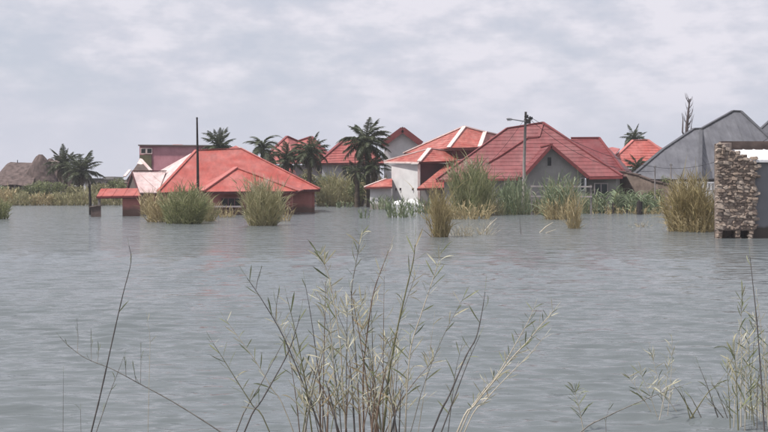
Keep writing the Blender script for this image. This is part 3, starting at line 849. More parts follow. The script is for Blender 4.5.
# brown hut roof with white capping in front of it
hh = thing('brown_hut', at(140, 206, 108), 'small brown pyramid-roofed hut with white-capped ridges below the pink building', 'hut')
d = 104
pk = at(140.5, 159.6, d + 3)
c0, c1, c2, c3 = at(124, 183, d), at(158, 182, d), at(160, 180, d + 7), at(128, 180, d + 7)
for t3 in ([c0, c1, pk], [c1, c2, pk], [c0, pk, c3], [c2, c3, pk]): slope(hh, t3, M['wall_brown'], mode='plain')
cap(hh, pk, at(151, 171, d + 1.5), M['cap_white'], 0.3, 0.1)
mb = MB(hh.location); k = pk
mb.poly([k + Vector((0, 0, 0.15)), at(137, 163.5, d + 2.4), at(141, 164.5, d + 2.3)]); mb.poly([k + Vector((0, 0, 0.15)), at(141, 164.5, d + 2.3), at(145, 163.5, d + 2.4)]); mb.build('peak_cap', M['cap_white'], hh)
cap(hh, at(130, 170.5, d + 2), at(124.5, 177, d), M['cap_white'], 0.25, 0.1)
wall(hh, wl(127, d + 0.6), wl(156, d + 0.6), -0.4, 2.4, M['wall_brown'])
# far small grey building
fg = thing('far_grey_building', at(105, 203, 165), 'far low grey flat-roofed building above the shore bushes', 'building')
mb = MB(fg.location); mb.box((at(86, 0, 165).x, 165, -0.2), (at(122, 0, 165).x, 172, at(0, 179.6, 165).z)); mb.build('wall', M['plaster_grey'], fg)
mb = MB(fg.location); mb.box((at(85, 0, 165).x, 164.5, at(0, 179.5, 165).z), (at(104, 0, 165).x, 172.5, at(0, 178.2, 165).z)); mb.build('roof_slab', M['cap_grey'], fg)
mb = MB(fg.location); mb.box((at(103.5, 0, 165).x, 164.6, at(0, 179.5, 165).z), (at(115, 0, 165).x, 170, at(0, 176.6, 165).z)); mb.build('upper_room', M['plaster_grey'], fg)
for x in (91, 98, 106): window(fg, (x, 181.5), (x + 3, 184.5), 164.95, M['frame_paint'], M['dark_void'], 0.1, 0)

# ------------------------------------------------------------------ thatched lodge, far left
hT = thing('thatched_lodge', at(35, 201, 152), 'wide old thatched lodge with dome-like peaks behind the left shore bushes', 'lodge')
d = 150
rng = random.Random(3)
def thatch_heap(prof, y0, y1, name='thatch_roof'):
    """prof: list of (px, ridge_py, eave_py); a thick roof whose two sides bow outwards from the ridge"""
    mb = MB(hT.location); n = 9
    ring = []
    for (px, ry, ey) in prof:
        row = []
        rz, ez = at(px, ry, d).z, at(px, ey, d).z
        x = at(px, 0, d).x; ym = (y0 + y1) / 2
        for i in range(2 * n + 1):
            t = i / n - 1
            s = abs(t)
            z = ez + (rz - ez) * (1 - s ** 1.25)
            j = 0.10 * (0.3 + s)
            row.append(Vector((x + rng.uniform(-j, j), ym + t * (y1 - y0) / 2, z + rng.uniform(-j, j))))
        ring.append(row)
    k = len(mb.v); w_ = 2 * n + 1
    for r_ in ring: mb.v += [tuple(p - mb.o) for p in r_]
    for a in range(len(ring) - 1):
        for i in range(w_ - 1):
            mb.f.append((k + a * w_ + i, k + (a + 1) * w_ + i, k + (a + 1) * w_ + i + 1, k + a * w_ + i + 1))
    return mb.build(name, M['thatch'], hT)
thatch_heap([(-6, 182, 184), (-2, 176, 184.5), (3, 168.5, 184.7), (7, 163.2, 184.8), (10, 162, 185), (16, 162.4, 185), (22, 162.2, 185), (28, 162.8, 185), (34, 162.6, 185), (42, 163, 185)], d - 4.5, d + 5)
def thatch_cone(px, top, base, half, yc, ry, cap_=False):
    mb = MB(hT.location); c = at(px, 0, yc); n, rings = 22, 9
    z1, z0 = at(0, top, d).z, at(0, base, d).z
    for j in range(rings + 1):
        t = j / rings
        r = half * d / F * (0.10 + 0.90 * (t ** 0.95)); z = z1 - (z1 - z0) * (t ** 1.35 if t > 0 else 0)
        for i in range(n):
            a = 2 * math.pi * i / n; jj = rng.uniform(0.93, 1.05)
            mb.v.append(tuple(Vector((c.x + r * jj * math.cos(a), yc + r * jj * ry * math.sin(a), z + rng.uniform(-.06, .06))) - mb.o))
    for j in range(rings):
        for i in range(n):
            mb.f.append((j * n + i, (j + 1) * n + i, (j + 1) * n + (i + 1) % n, j * n + (i + 1) % n))
    mb.f.append(tuple(range(n)))
    mb.build('thatch_cone', M['thatch'], hT)
thatch_cone(40.5, 155.2, 185, 19, d - 2, 0.6)
thatch_cone(50.5, 158.4, 185, 15, d + 1, 0.7)
thatch_cone(60.5, 155.8, 185, 17, d + 1, 0.7)
thatch_cone(66, 168, 184, 12, d - 1, 0.9)
cap(hT, at(51.5, 162.6, d - 4), at(59, 161.4, d - 4), M['cap_white'], 0.5, 0.35, 'ridge_patch', 0.0)
mb = MB(hT.location); mb.tube([at(17.5, 164, d), at(17.5, 160, d)], 0.06); mb.build('finial', M['wood_dark'], hT)
wall(hT, wl(2, d - 3), wl(72, d - 3), -0.3, 2.5, M['wall_brown'])
for x in (6, 14, 22, 31, 41, 50, 60): wall(hT, wl(x, d - 4.2), wl(x + 1.3, d - 4.2), -0.3, 2.2, M['wood_grey'], 0.2, name='post')

# ------------------------------------------------------------------ street lamp and wires
lp = thing('street_lamp', at(524, 214, 78), 'tall grey wooden street lamp pole with one curved lamp arm', 'street lamp')
mb = MB(lp.location); mb.tube([atz(523.6, -0.9, 78), at(524.2, 160, 78), at(525.8, 111.8, 78)], [0.125, 0.105, 0.085], 10); mb.build('pole', M['wood_grey'], lp, True)
mb = MB(lp.location); mb.tube([at(525.6, 121.6, 77.9), at(520, 120.6, 77.7), at(514, 119.6, 77.5), at(510, 119.2, 77.4)], 0.045, 7); mb.build('arm', M['metal_grey'], lp)
hd = MB(lp.location)
a, b = at(512.5, 119.3, 77.4), at(506.3, 118.8, 77.2)
t = (b - a)
secs = [(0.0, .07, .05), (.2, .13, .08), (.55, .15, .10), (.85, .12, .07), (1.0, .05, .03)]
k = 0
for f_, wv, hv in secs:
    c = a + t * f_
    for i in range(10):
        an = 2 * math.pi * i / 10
        hd.v.append(tuple(c + Vector((0, math.cos(an) * wv, math.sin(an) * hv)) - hd.o))
for s_ in range(len(secs) - 1):
    for i in range(10): hd.f.append((s_ * 10 + i, s_ * 10 + (i + 1) % 10, (s_ + 1) * 10 + (i + 1) % 10, (s_ + 1) * 10 + i))
hd.f.append(tuple(range(10))); hd.f.append(tuple(range(40, 50)))
lh = hd.build('lamp_head', M['metal_grey'], lp, True)
mb = MB(lp.location); c = (a + b) / 2 - Vector((0, 0, .085)); mb.box(c - Vector((.16, .09, .04)), c + Vector((.13, .09, .03))); mb.build('lens', M['sheet_white'], lh)
mb = MB(lp.location); mb.beam(at(524.5, 116.2, 77.85), at(532, 119.4, 77.85), 0.09, 0.09); mb.build('crossarm', M['wood_dark'], lp)
for x, y in ((527.5, 116.2), (530, 117.6), (531.8, 118.2)):
    mb = MB(lp.location); p = at(x, y, 77.85); mb.tube([p - Vector((0, 0, .1)), p, p + Vector((0, 0, .1))], [.05, .08, .05], 8); mb.build('insulator', M['wire'], lp)
mb = MB(lp.location); p = at(528.3, 121.3, 77.85); mb.box(p - Vector((.2, .1, .16)), p + Vector((.16, .1, .16))); mb.build('junction_box', M['wood_dark'], lp)
def wire(p, q, sag, label, rad=0.016):
    pts = []
    for i in range(25):
        t = i / 24
        v = p.lerp(q, t); v.z -= sag * 4 * t * (1 - t); pts.append(v)
    mb = MB(); mb.tube(pts, rad, 5)
    tag(mb.build('power_cable', M['wire']), label, 'cable')
fp = {}
for i, (x, y0, d_, lab) in enumerate(((655, 165.5, 83, 'thin pole carrying the cables above the cane plants'), (671, 163.5, 84, 'thin pole by the ochre reed clump under the grey eave'))):
    o = thing('cable_pole', at(x, 212, d_), lab, 'pole')
    mb = MB(o.location); mb.tube([atz(x, -0.6, d_), at(x, y0, d_)], [0.06, 0.045], 7); mb.build('shaft', M['wood_grey'], o)
    mb = MB(o.location); mb.beam(at(x - 1.5, y0 + 1.5, d_), at(x + 1.5, y0 + 1.5, d_), 0.05, 0.05); mb.build('bracket', M['wire'], o)
wire(at(531.8, 118.0, 77.85), at(655, 167, 83), 0.55, 'upper cable from the street lamp to the thin pole, over the maroon roof')
wire(at(530, 119.4, 77.85), at(655, 171, 83), 1.1, 'lower cable from the street lamp to the thin pole, over the maroon roof')
wire(at(655, 167, 83), at(800, 118, 60), 1.0, 'cable rising from the thin pole past the grey roof')
wire(at(524.6, 119, 78), at(486, 166, 84.5), 0.2, 'thin drop cable from the street lamp onto the maroon roof', 0.011)

# posts standing in the water by the cane plants
for x, yb, yt, wd, lab in ((613.2, 213.5, 203.5, 0.22, 'slim dark stump in the water before the cane plants'), (639.5, 214.5, 201.5, 0.42, 'broad dark stump in the water before the cane plants')):
    d_ = F * CAMZ / (yb - HY)
    o = thing('stump', at(x, yb, d_), lab, 'stump')
    mb = MB(o.location); mb.tube([atz(x, -0.8, d_), atz(x, 0.3, d_), at(x + .2, yt, d_)], [wd * .55, wd * .5, wd * .46], 9); mb.build('trunk', M['wood_dark'], o)
    mb = MB(o.location); p = at(x - .3, yt, d_); mb.tube([p - Vector((0, 0, .05)), p + Vector((-.03, 0, .12))], [wd * .3, wd * .08], 6); mb.build('splinter', M['wood_dark'], o)

# dead tree on the skyline
dt = thing('dead_tree', at(687, 204, 112), 'bare dead tree with thin twigs behind the grey roof', 'tree')
rr = random.Random(11)
mb = MB(dt.location); mb.tube([atz(686.5, -.3, 112), at(686, 150, 112), at(687, 125, 112), at(689.3, 103, 112), at(690.5, 98.5, 112)], [0.22, 0.18, 0.15, 0.07, 0.03], 8); mb.build('trunk', M['bare_wood'], dt)
mb = MB(dt.location); mb.tube([at(686.3, 140, 112), at(682.5, 132, 111.6), at(683, 119, 111.6), at(682, 113, 111.5)], [0.09, 0.08, 0.05, 0.02], 6)
mb.tube([at(686.2, 144, 112), at(690, 138, 112.4), at(691.5, 124, 112.4), at(694, 114, 112.4)], [0.07, 0.05, 0.03, 0.012], 6); mb.build('limb', M['bare_wood'], dt)
mb = MB(dt.location)
for i in range(46):
    y = rr.uniform(100, 140); x = 686.6 + (140 - y) * 0.09 + rr.uniform(-.4, .4); s = rr.choice((-1, 1)); l = rr.uniform(1.5, 6)
    z = rr.uniform(-.5, .5)
    mb.tube([at(x, y, 112), at(x + s * l * .6, y - l * .7, 112 + z), at(x + s * l * .8, y - l * 1.7, 112 + z * 1.5)], [0.03, 0.02, 0.008], 4)
mb.build('twigs', M['bare_wood'], dt)

# ------------------------------------------------------------------ stone ruin on the right
ru = thing('stone_ruin', at(735, 238, 42), 'ruined stone building with rough rubble wall and grey plastered side', 'ruin')
D = 42.0
zt = lambda py: at(0, py, D).z
X = lambda px: at(px, 0, D).x
top_pts = [(717, 143.5), (722, 143), (727, 147.5), (733, 150.5), (739, 153), (745, 157), (749, 158.5), (754, 160.5)]
def top_at(px):
    for (a_, ya), (b_, yb) in zip(top_pts, top_pts[1:]):
        if a_ <= px <= b_: return zt(ya + (yb - ya) * (px - a_) / (b_ - a_))
    return zt(160)
core = MB(ru.location)
hole = zt(230.5)
for (a_, ya), (b_, yb) in zip(top_pts, top_pts[1:]):
    core.hexa([(X(a_) + .03, D - .03, hole), (X(b_) + .0301, D - .03, hole), (X(b_) + .0301, D + .42, hole), (X(a_) + .03, D + .42, hole), (X(a_) + .03, D - .03, zt(ya) - .06), (X(b_) + .0301, D - .03, zt(yb) - .06), (X(b_) + .0301, D + .42, zt(yb) - .06), (X(a_) + .03, D + .42, zt(ya) - .06)])
for a_, b_ in ((717.5, 722.5), (735, 741), (748, 754)): core.box((X(a_) + .03, D + .06, -0.9), (X(b_), D + .42, hole))
cw = core.build('rubble_wall', M['mortar'], ru)
# individual stones
def stone_mesh(seed, m):
    rs = random.Random(seed)
    bm = bmesh.new()
    bmesh.ops.create_cube(bm, size=1.0)
    bmesh.ops.bevel(bm, geom=bm.edges[:], offset=0.2, segments=1, affect='EDGES')
    for v in bm.verts:
        v.co += Vector((rs.uniform(-.12, .12), rs.uniform(-.1, .1), rs.uniform(-.12, .12)))
    me = bpy.data.meshes.new('stone'); bm.to_mesh(me); bm.free()
    me.materials.append(m)
    return me
sm = [stone_mesh(i, M[('stone_a', 'stone_b', 'stone_c')[i % 3]]) for i in range(9)]
rs = random.Random(5)
z = hole + 0.05; row = 0
cnt = 0
while z < zt(143):
    hgt = rs.uniform(0.075, 0.13)
    x = X(717) + rs.uniform(-.04, .02)
    while x < X(753) + .03:
        wd = rs.uniform(0.09, 0.26)
        pxm = HX + (x + wd / 2) * F / D
        if z + hgt * 0.3 < top_at(min(max(pxm, 717), 754)) and cnt < 299:
            o = inst('stone', rs.choice(sm), cw, Vector((x + wd / 2, D + .04 + rs.uniform(-.05, .03), z + hgt / 2 + rs.uniform(-.02, .02))) - ru.location,
                     Quaternion((0, 1, 0), rs.uniform(-.3, .3)) @ Quaternion((0, 0, 1), rs.uniform(-.2, .2)), (wd * 1.12, 0.2, hgt * 1.2))
            cnt += 1
        x += wd + .012
    z += hgt + .008
for a_, b_ in ((717, 722), (735.5, 740.5), (748.5, 753)):
    z = -0.25
    while z < hole:
        o = inst('stone', rs.choice(sm), cw, Vector(((X(a_) + X(b_)) / 2 + rs.uniform(-.02, .03), D + .06, z + .07)) - ru.location, Quaternion((0, 1, 0), rs.uniform(-.2, .2)), ((b_ - a_) * D / F * 1.1, .25, .16))
        z += .14
# plastered wall with damp stain low down
pm = mat('plaster_damp', (0.20, 0.20, 0.215), (0.165, 0.165, 0.18), 0.85, 1.0)
t = pm.node_tree
tcn = N(t, 'ShaderNodeTexCoord'); sx = N(t, 'ShaderNodeSeparateXYZ'); nz = N(t, 'ShaderNodeTexNoise'); nz.inputs['Scale'].default_value = 2.0; nz.inputs['Detail'].default_value = 5
ma = N(t, 'ShaderNodeMath', operation='MULTIPLY_ADD'); ma.inputs[1].default_value = 0.35
rp = N(t, 'ShaderNodeValToRGB'); rp.color_ramp.elements[0].position = 0.6; rp.color_ramp.elements[0].color = (1, 1, 1, 1); rp.color_ramp.elements[1].position = 0.68; rp.color_ramp.elements[1].color = (0, 0, 0, 1)
mx = N(t, 'ShaderNodeMixRGB'); mx.inputs['Color2'].default_value = (0.075, 0.062, 0.055, 1)
t.links.new(tcn.outputs['Object'], sx.inputs[0]); t.links.new(tcn.outputs['Object'], nz.inputs['Vector'])
t.links.new(nz.outputs['Fac'], ma.inputs[0]); t.links.new(sx.outputs['Z'], ma.inputs[2]); t.links.new(ma.outputs[0], rp.inputs['Fac'])
old = t.nodes['Principled BSDF'].inputs['Base Color'].links[0].from_socket
t.links.new(old, mx.inputs['Color1']); t.links.new(rp.outputs['Color'], mx.inputs['Fac']); t.links.new(mx.outputs['Color'], t.nodes['Principled BSDF'].inputs['Base Color'])
mb = MB(ru.location); mb.box((X(752.5), D + .16, -0.9), (X(752.5) + 4.5, D + .36, zt(161.5))); mb.build('plaster_wall', pm, ru)
mb = MB(ru.location); mb.prism([Vector((X(749.5), D - .05, zt(160.2))), Vector((X(752) + 4.7, D - .05, zt(160.2))), Vector((X(752) + 4.7, D + 3.4, zt(150) + .12)), Vector((X(745), D + 3.4, zt(150) + .12))], (0, 0, -0.07)); ro = mb.build('roof_sheet', M['sheet_white'], ru)
for i in range(12):
    mb = MB(ru.location); x0 = X(750.5) + i * .42; mb.beam(Vector((x0, D - .06, zt(160.2) + .012)), Vector((x0 - .02, D + 3.38, zt(150) + .13)), .05, .03); mb.build('roof_rib', M['sheet_white'], ro)
mb = MB(ru.location); mb.box((X(752), D - .075, zt(162.4)), (X(752) + 4.7, D - .052, zt(160.0))); mb.build('fascia_board', M['sheet_white'], ru)
mb = MB(ru.location); mb.box((X(717) + 1.3, D + 3.75, -0.5), (X(752) + 4.7, D + 4.05, at(0, 141.2, D + 3.75).z)); mb.build('rear_parapet', M['wall_brown'], ru)
mb = MB(ru.location); mb.hexa([(X(717) + .03, D + .44, -0.9), (X(717) + .43, D + .44, -0.9), (X(717) + 1.75, D + 3.7, -0.9), (X(717) + 1.35, D + 3.7, -0.9), (X(717) + .03, D + .44, zt(143.5)), (X(717) + .43, D + .44, zt(143.5)), (X(717) + 1.75, D + 3.7, zt(139)), (X(717) + 1.35, D + 3.7, zt(139))]); mb.build('side_wall', M['wall_earth'], ru)
for i, (px, py) in enumerate(((754, 158.5), (753.5, 202), (754, 213), (753, 176), (753.6, 189))):
    inst('quoin_stone', sm[(i * 2) % 9], ru, Vector((X(px), D + .05, zt(py))) - ru.location, Quaternion((0, 1, 0), .15 * (i - 1)), (.26, .3, .14))

# ------------------------------------------------------------------ palms
def frond_mesh(seed, m, droop, dry=False):
    rs = random.Random(seed)
    mb = MB(); n = 15
    pts = []
    p = Vector((0, 0, 0)); a = R(30 if not dry else 20)
    for i in range(n + 1):
        pts.append(p.copy())
        p = p + Vector((math.cos(a), 0, math.sin(a))) / n
        a -= droop / n
    mb.tube(pts, [0.022 * (1 - .8 * i / n) for i in range(n + 1)], 3, False)
    for i in range(2, n + 1):
        t = (pts[i] - pts[i - 1]).normalized()
        f = i / n
        ln = 0.21 * math.sin(math.pi * min(1, 0.18 + f * 0.80)) + 0.05
        for k in range(2):
            for s in (-1, 1):
                b = pts[i] - t * (k * 0.5 / n)
                dr = (t * 0.75 + Vector((0, s, 0)) * 0.8 + Vector((0, 0, rs.uniform(-.55, .1)))).normalized()
                wv = t * 0.016
                md = b + dr * ln * 0.55
                tip = b + dr * ln + Vector((0, 0, -ln * rs.uniform(.15, .5)))
                mb.poly([b - wv, b + wv, md + wv * .8, tip, md - wv * .8])
    return mb.mesh('frond', m)
FG = [frond_mesh(i, M['palm_leaf'], R(38 + 16 * i)) for i in range(4)]
FD = [frond_mesh(20 + i, M['palm_dry'], R(110), True) for i in range(2)]
FA = [frond_mesh(40 + i, M['palm_leaf'], R(105 + 20 * i)) for i in range(3)]
def palm(px, crown_y, d, size, label, trunk_px=None, n=26, ndry=6, seed=0, lean=0.0, up=0.0, arch=False):
    rs = random.Random(seed)
    c = at(px, crown_y, d)
    bx = at(trunk_px if trunk_px else px, 0, d).x
    o = thing('palm_tree', (bx, d, 0), label, 'palm', 'palms among the houses')
    mb = MB(o.location)
    pts, rad = [], []
    for i in range(13):
        t = i / 12
        pts.append(Vector((bx + (c.x - bx) * t ** 1.6, d, -0.4 + (c.z + .4) * t)))
        rad.append((0.24 - .05 * t) * (1.12 if i % 2 else 0.95) * (1.0 if t < .85 else 1.25))
    mb.tube(pts, rad, 9); mb.build('trunk', M['trunk'], o)
    base = c - o.location
    for i in range(n):
        az = i * 2.39996 + rs.uniform(-.3, .3)
        el = R(78) - R(112) * (i / n) ** 0.85 + up           # from upright to hanging
        q_ = Quaternion((0, 0, 1), az) @ Quaternion((0, 1, 0), -(el - R(22)) + rs.uniform(-.12, .12)) @ Quaternion((1, 0, 0), rs.uniform(-.3, .3))
        s = size * rs.uniform(.85, 1.12)
        inst('frond', rs.choice(FA) if arch else rs.choice(FG), o, base + Vector((0, 0, rs.uniform(-.1, .1))), q_, s)
    for i in range(ndry):
        q_ = Quaternion((0, 0, 1), rs.uniform(0, 6.28)) @ Quaternion((0, 1, 0), R(rs.uniform(20, 50)))
        inst('dry_frond', rs.choice(FD), o, base - Vector((0, 0, .25)), q_, size * rs.uniform(.6, .85))
    return o
palm(366, 143.5, 104, 2.8, 'tallest dark palm with a skirt of hanging fronds beside the lilac wall', 369, 30, 12, 1)
palm(373, 168, 103, 1.7, 'short bushy palm at the foot of the tallest palm', 373, 18, 8, 2, up=.1)
palm(357, 171, 103.5, 1.5, 'small ragged palm left of the tallest palm foot', 357, 14, 10, 21, up=.0)
palm(310, 153, 106, 2.2, 'dense round-crowned dark palm before the twin-peaked red roof', 309, 28, 6, 3)
palm(287, 160, 108, 2.1, 'olive palm with feathery upright fronds between two darker palms', 287, 22, 5, 4, up=.2)
palm(263, 152, 112, 2.9, 'open-crowned palm with arching fronds above the coral-red roof', 262, 13, 2, 5, up=.35, arch=True)
palm(219, 148, 116, 2.4, 'palm crown just showing over the ridge of the coral-red roof', 219, 24, 2, 6, up=.25)
palm(64.5, 166, 140, 2.7, 'shaggy dark palm against the thatched lodge', 67, 28, 8, 7, up=.1)
palm(82, 172, 132, 2.8, 'dark arching palm on the shore right of the thatched lodge', 79, 30, 8, 8, up=.1)
palm(634.5, 139.5, 135, 1.9, 'small palm crown rising behind the far red hip roof', 634, 20, 2, 9, up=.1)
palm(637, 168, 105, 1.6, 'low palm before the far red hip roof by the boundary wall', 637, 16, 3, 10, up=.1)

# ------------------------------------------------------------------ shrubs
def shrub(px, base_y, w_px, h_px, d, label, m='shrub_leaf', n=1700, leaf=0.17, seed=0, group='bushes along the far shore'):
    rs = random.Random(seed * 7 + 1)
    o = thing('shrub', atz(px, 0.0, d), label, 'bush', group)
    W, H = w_px * d / F / 2, h_px * d / F
    lobes = [(rs.uniform(-.7, .7) * W, rs.uniform(-.5, .5) * W * .7, rs.uniform(.35, .85) * H, rs.uniform(.28, .5)) for _ in range(11)]
    st = MB()
    for lx, ly, lz, lr in lobes:
        st.tube([Vector((lx * .25, ly * .25, -0.3)), Vector((lx * .6, ly * .6, lz * .5)), Vector((lx, ly, lz))], [.05, .035, .015], 5)
    st.build('stems', M['trunk'], o)
    mb = MB()
    for i in range(n):
        lx, ly, lz, lr = rs.choice(lobes)
        v = Vector((rs.gauss(0, 1), rs.gauss(0, 1), rs.gauss(0, 1))).normalized() * rs.random() ** .45
        p = Vector((lx + v.x * lr * W * 1.1, ly + v.y * lr * W, max(0.02, lz + v.z * lr * H * .75)))
        if p.z > H * 1.05: continue
        dr = (Vector((rs.uniform(-1, 1), rs.uniform(-1, 1), rs.uniform(-.3, 1.3)))).normalized()
        sd_ = dr.cross(Vector((rs.uniform(-1, 1), rs.uniform(-1, 1), rs.uniform(-1, 1)))).normalized()
        l = leaf * rs.uniform(.6, 1.4)
        mb.poly([p, p + dr * l * .5 + sd_ * l * .24, p + dr * l, p + dr * l * .5 - sd_ * l * .24])
    mb.build('foliage', M[m], o, kind='stuff')
    return o
shr = [(-8, 205, 34, 20, 122, 'shrub_leaf'), (14, 205, 30, 16, 124, 'shrub_olive'), (32, 205, 30, 22, 126, 'shrub_leaf'), (52, 205, 28, 20, 125, 'shrub_leaf'),
       (72, 204, 24, 18, 127, 'shrub_olive'), (104, 203, 30, 19, 125, 'shrub_olive'), (128, 203, 24, 22, 124, 'shrub_leaf'), (115, 203, 22, 24, 132, 'shrub_leaf')]
lab = ['green bush at the far shore before the lodge\'s left end', 'olive bush at the far shore before the long thatched ridge', 'green bush at the far shore below the thatched peak', 'green bush between the thatched peak and the shaggy palm',
       'olive bush at the foot of the dark arching palm', 'olive bush below the far low grey building', 'green bush tucked behind the red gate porch', 'green bush beside the far low grey building']
for i, s in enumerate(shr): shrub(s[0], s[1], s[2], s[3], s[4], lab[i], s[5], 1500, .24, i)
shrub(307, 205, 26, 34, 112, 'tall green bush below the dense round-crowned palm', 'shrub_olive', 2000, .22, 21)
shrub(326, 205, 26, 30, 113, 'green bush under the lilac wall\'s left end', 'shrub_leaf', 1800, .22, 22)
shrub(360, 205, 26, 30, 108, 'shady green bush at the foot of the tallest palm', 'shrub_leaf', 1800, .2, 23)
shrub(381, 206, 20, 24, 107, 'green bush by the little side roof of the white-capped house', 'shrub_olive', 1400, .2, 24)
shrub(665, 207, 16, 34, 86.5, 'slender dark green bush between the boundary wall and the ochre reeds', 'shrub_leaf', 1000, .16, 25)
shrub(655, 210, 26, 22, 84, 'low green bush at the boundary wall\'s lower end', 'shrub_leaf', 1400, .16, 26)

# ------------------------------------------------------------------ reeds and grasses in the middle distance
def blade(mb, rs, b, dirv, ln, wd, droop, seg=4):
    p = b.copy(); t = dirv.normalized()
    sd_ = t.cross(Vector((rs.uniform(-.4, .4), 1, 0))).normalized()
    if sd_.length < .1: sd_ = Vector((1, 0, 0))
    k = len(mb.v)
    for i in range(seg + 1):
        f = i / seg
        wv = sd_ * wd * .5 * (1 - f ** 1.6 * .92)
        mb.v.append(tuple(p - wv)); mb.v.append(tuple(p + wv))
        t = (t + Vector((t.x * .35, t.y * .35, -1.0)) * droop / seg).normalized()
        p = p + t * ln / seg
    for i in range(seg): mb.f.append((k + 2 * i, k + 2 * i + 1, k + 2 * i + 3, k + 2 * i + 2))
def reed(px, base_y, w_px, h_px, label, leaf_m, stem_m='reed_straw', n=420, spread=.45, droop=.5, wd=.05, foot=.55, seed=0, nstem=60, group='reed clumps standing in the water', d=None, name='reed_clump', plume=0, cat='reeds', minh=.45):
    rs = random.Random(seed * 13 + 5)
    d = d or F * CAMZ / (base_y - HY)
    o = thing(name, atz(px, 0, d), label, cat, group)
    W, H = w_px * d / F / 2, h_px * d / F
    def foot_pt():
        a = rs.uniform(0, 6.283); r = math.sqrt(rs.random())
        return Vector((W * foot * r * math.cos(a), min(W, 1.6) * foot * r * math.sin(a), -0.25))
    st = MB(); stems_ = []
    nst = int(nstem * 1.2)
    for i in range(nst):
        b = foot_pt(); ex = b.x / (W * foot + 1e-6)
        hgt = H * rs.uniform(minh + .1, 1.0) * (1 - .35 * ex * ex)
        dx = ex + rs.gauss(0, .14)
        tip = Vector((b.x + dx * W * spread * rs.uniform(.4, 1.2) + rs.gauss(0, .07) * H, b.y * 1.4 + rs.gauss(0, .1) * H, hgt))
        mid_ = b.lerp(tip, .5) + Vector((-dx * .06 * W, 0, .05 * H))
        st.tube([b, mid_, tip], [wd * .22, wd * .2, wd * .1], 4, False)
        stems_.append((b, mid_, tip))
    if h_px > 25:
        for i in range(nst // 9):         # outliers above the crown
            b = foot_pt(); ex = b.x / (W * foot + 1e-6)
            tip = Vector((b.x * 1.25 + rs.gauss(0, .16) * H, b.y, H * rs.uniform(.98, 1.17)))
            st.tube([b, b.lerp(tip, .55), tip], [wd * .2, wd * .18, wd * .08], 4, False); stems_.append((b, b.lerp(tip, .55), tip))
        for i in range(nst // 6):         # bent and half-sunken
            b = foot_pt(); sx_ = rs.choice((-1, 1))
            kn = b + Vector((sx_ * W * rs.uniform(.25, .6), rs.uniform(-.4, .1), H * rs.uniform(.22, .5)))
            tip = kn + Vector((sx_ * W * rs.uniform(.15, .5), rs.uniform(-.4, .1), -kn.z * rs.uniform(.3, 1.0)))
            st.tube([b, kn, tip], [wd * .2, wd * .18, wd * .08], 4, False)
    st.build('stems', M[stem_m], o, kind='stuff')
    mb = MB()
    for i in range(int(n * 1.5)):
        b, c_, tp = rs.choice(stems_)
        f = rs.random() ** .95
        p = b.lerp(c_, f * 2) if f < .5 else c_.lerp(tp, f * 2 - 1)
        if p.z < -.05: p.z = rs.uniform(-.05, .1) * H
        t_ = (tp - b).normalized()
        a_ = rs.uniform(0, 6.283)
        dr = t_ * rs.uniform(.6, 1.2) + Vector((math.cos(a_), math.sin(a_), 0)) * rs.uniform(.1, .6)
        ln = min(H * rs.uniform(.14, .38), .95)
        if rs.random() < .2: ln *= 1.6
        blade(mb, rs, p, dr, ln, wd * rs.uniform(.6, 1.25), droop * rs.uniform(.1, 2.2))
    mb.build('leaves', M[leaf_m], o, kind='stuff')
    if plume:
        pl = MB()
        for i in range(plume):
            b = foot_pt(); dx = b.x / (W * foot + 1e-6)
            z = H * rs.uniform(.8, 1.02); p = Vector((b.x + dx * W * spread, b.y, z))
            for k in range(7):
                blade(pl, rs, p + Vector((0, 0, k * .04)), Vector((rs.gauss(0, .4), rs.gauss(0, .3), 1)), rs.uniform(.15, .3), wd * .45, .8, 3)
        pl.build('plumes', M['reed_pale'], o, kind='stuff')
    return o
reed(184, 223.5, 46, 33, 'round green reed bush before the pale roof side of the flooded house', 'reed_green', 'reed_green', 1900, .35, .7, .035, .72, 1, 90)
reed(160, 222, 32, 29, 'dry straw-coloured reeds left of the round green reed bush', 'reed_straw', 'reed_straw', 420, .4, .5, .04, .7, 2, 70)
reed(207, 221.5, 22, 26, 'dry thin reeds right of the round green reed bush', 'reed_olive', 'reed_straw', 260, .4, .5, .035, .7, 3, 60)
reed(262.5, 225.5, 42, 40, 'bushy yellow-green reed clump before the flooded house\'s dark windows', 'reed_olive', 'reed_straw', 1700, .5, .5, .03, .62, 4, 110, plume=22)
reed(230, 214.5, 30, 9, 'low dry grass along the veranda rail', 'reed_straw', 'reed_straw', 160, .3, .5, .035, .9, 5, 30, minh=.3)
reed(284, 221, 16, 16, 'sparse broken reeds leaning at the flooded house\'s right bay', 'reed_straw', 'reed_straw', 60, .6, .4, .035, .8, 6, 24)
reed(0, 219, 26, 19, 'dense green reed tuft standing in the open water left of the gate', 'reed_green', 'reed_green', 700, .55, .8, .04, .7, 7, 30)
reed(146, 215, 20, 22, 'dry reeds against the brown gable end of the flooded house', 'reed_straw', 'reed_straw', 200, .3, .5, .04, .8, 8, 40)
reed(471, 215.5, 46, 50, 'tall green reed clump before the maroon roof\'s left corner', 'reed_green', 'reed_olive', 1500, .22, .35, .045, .85, 9, 110, plume=26)
reed(440, 237, 22, 48, 'upright straw-yellow reed clump standing forward in the water', 'reed_ochre', 'reed_straw', 330, .3, .25, .026, .75, 10, 130)
reed(470, 219, 52, 17, 'low dry straw fringe at the foot of the tall green reed clump', 'reed_straw', 'reed_straw', 420, .5, .5, .04, .85, 11, 60, minh=.3)
reed(462, 236, 26, 14, 'short pale broken reeds beside the straw-yellow clump', 'reed_pale', 'reed_pale', 60, .6, .4, .025, .8, 12, 46, minh=.2)
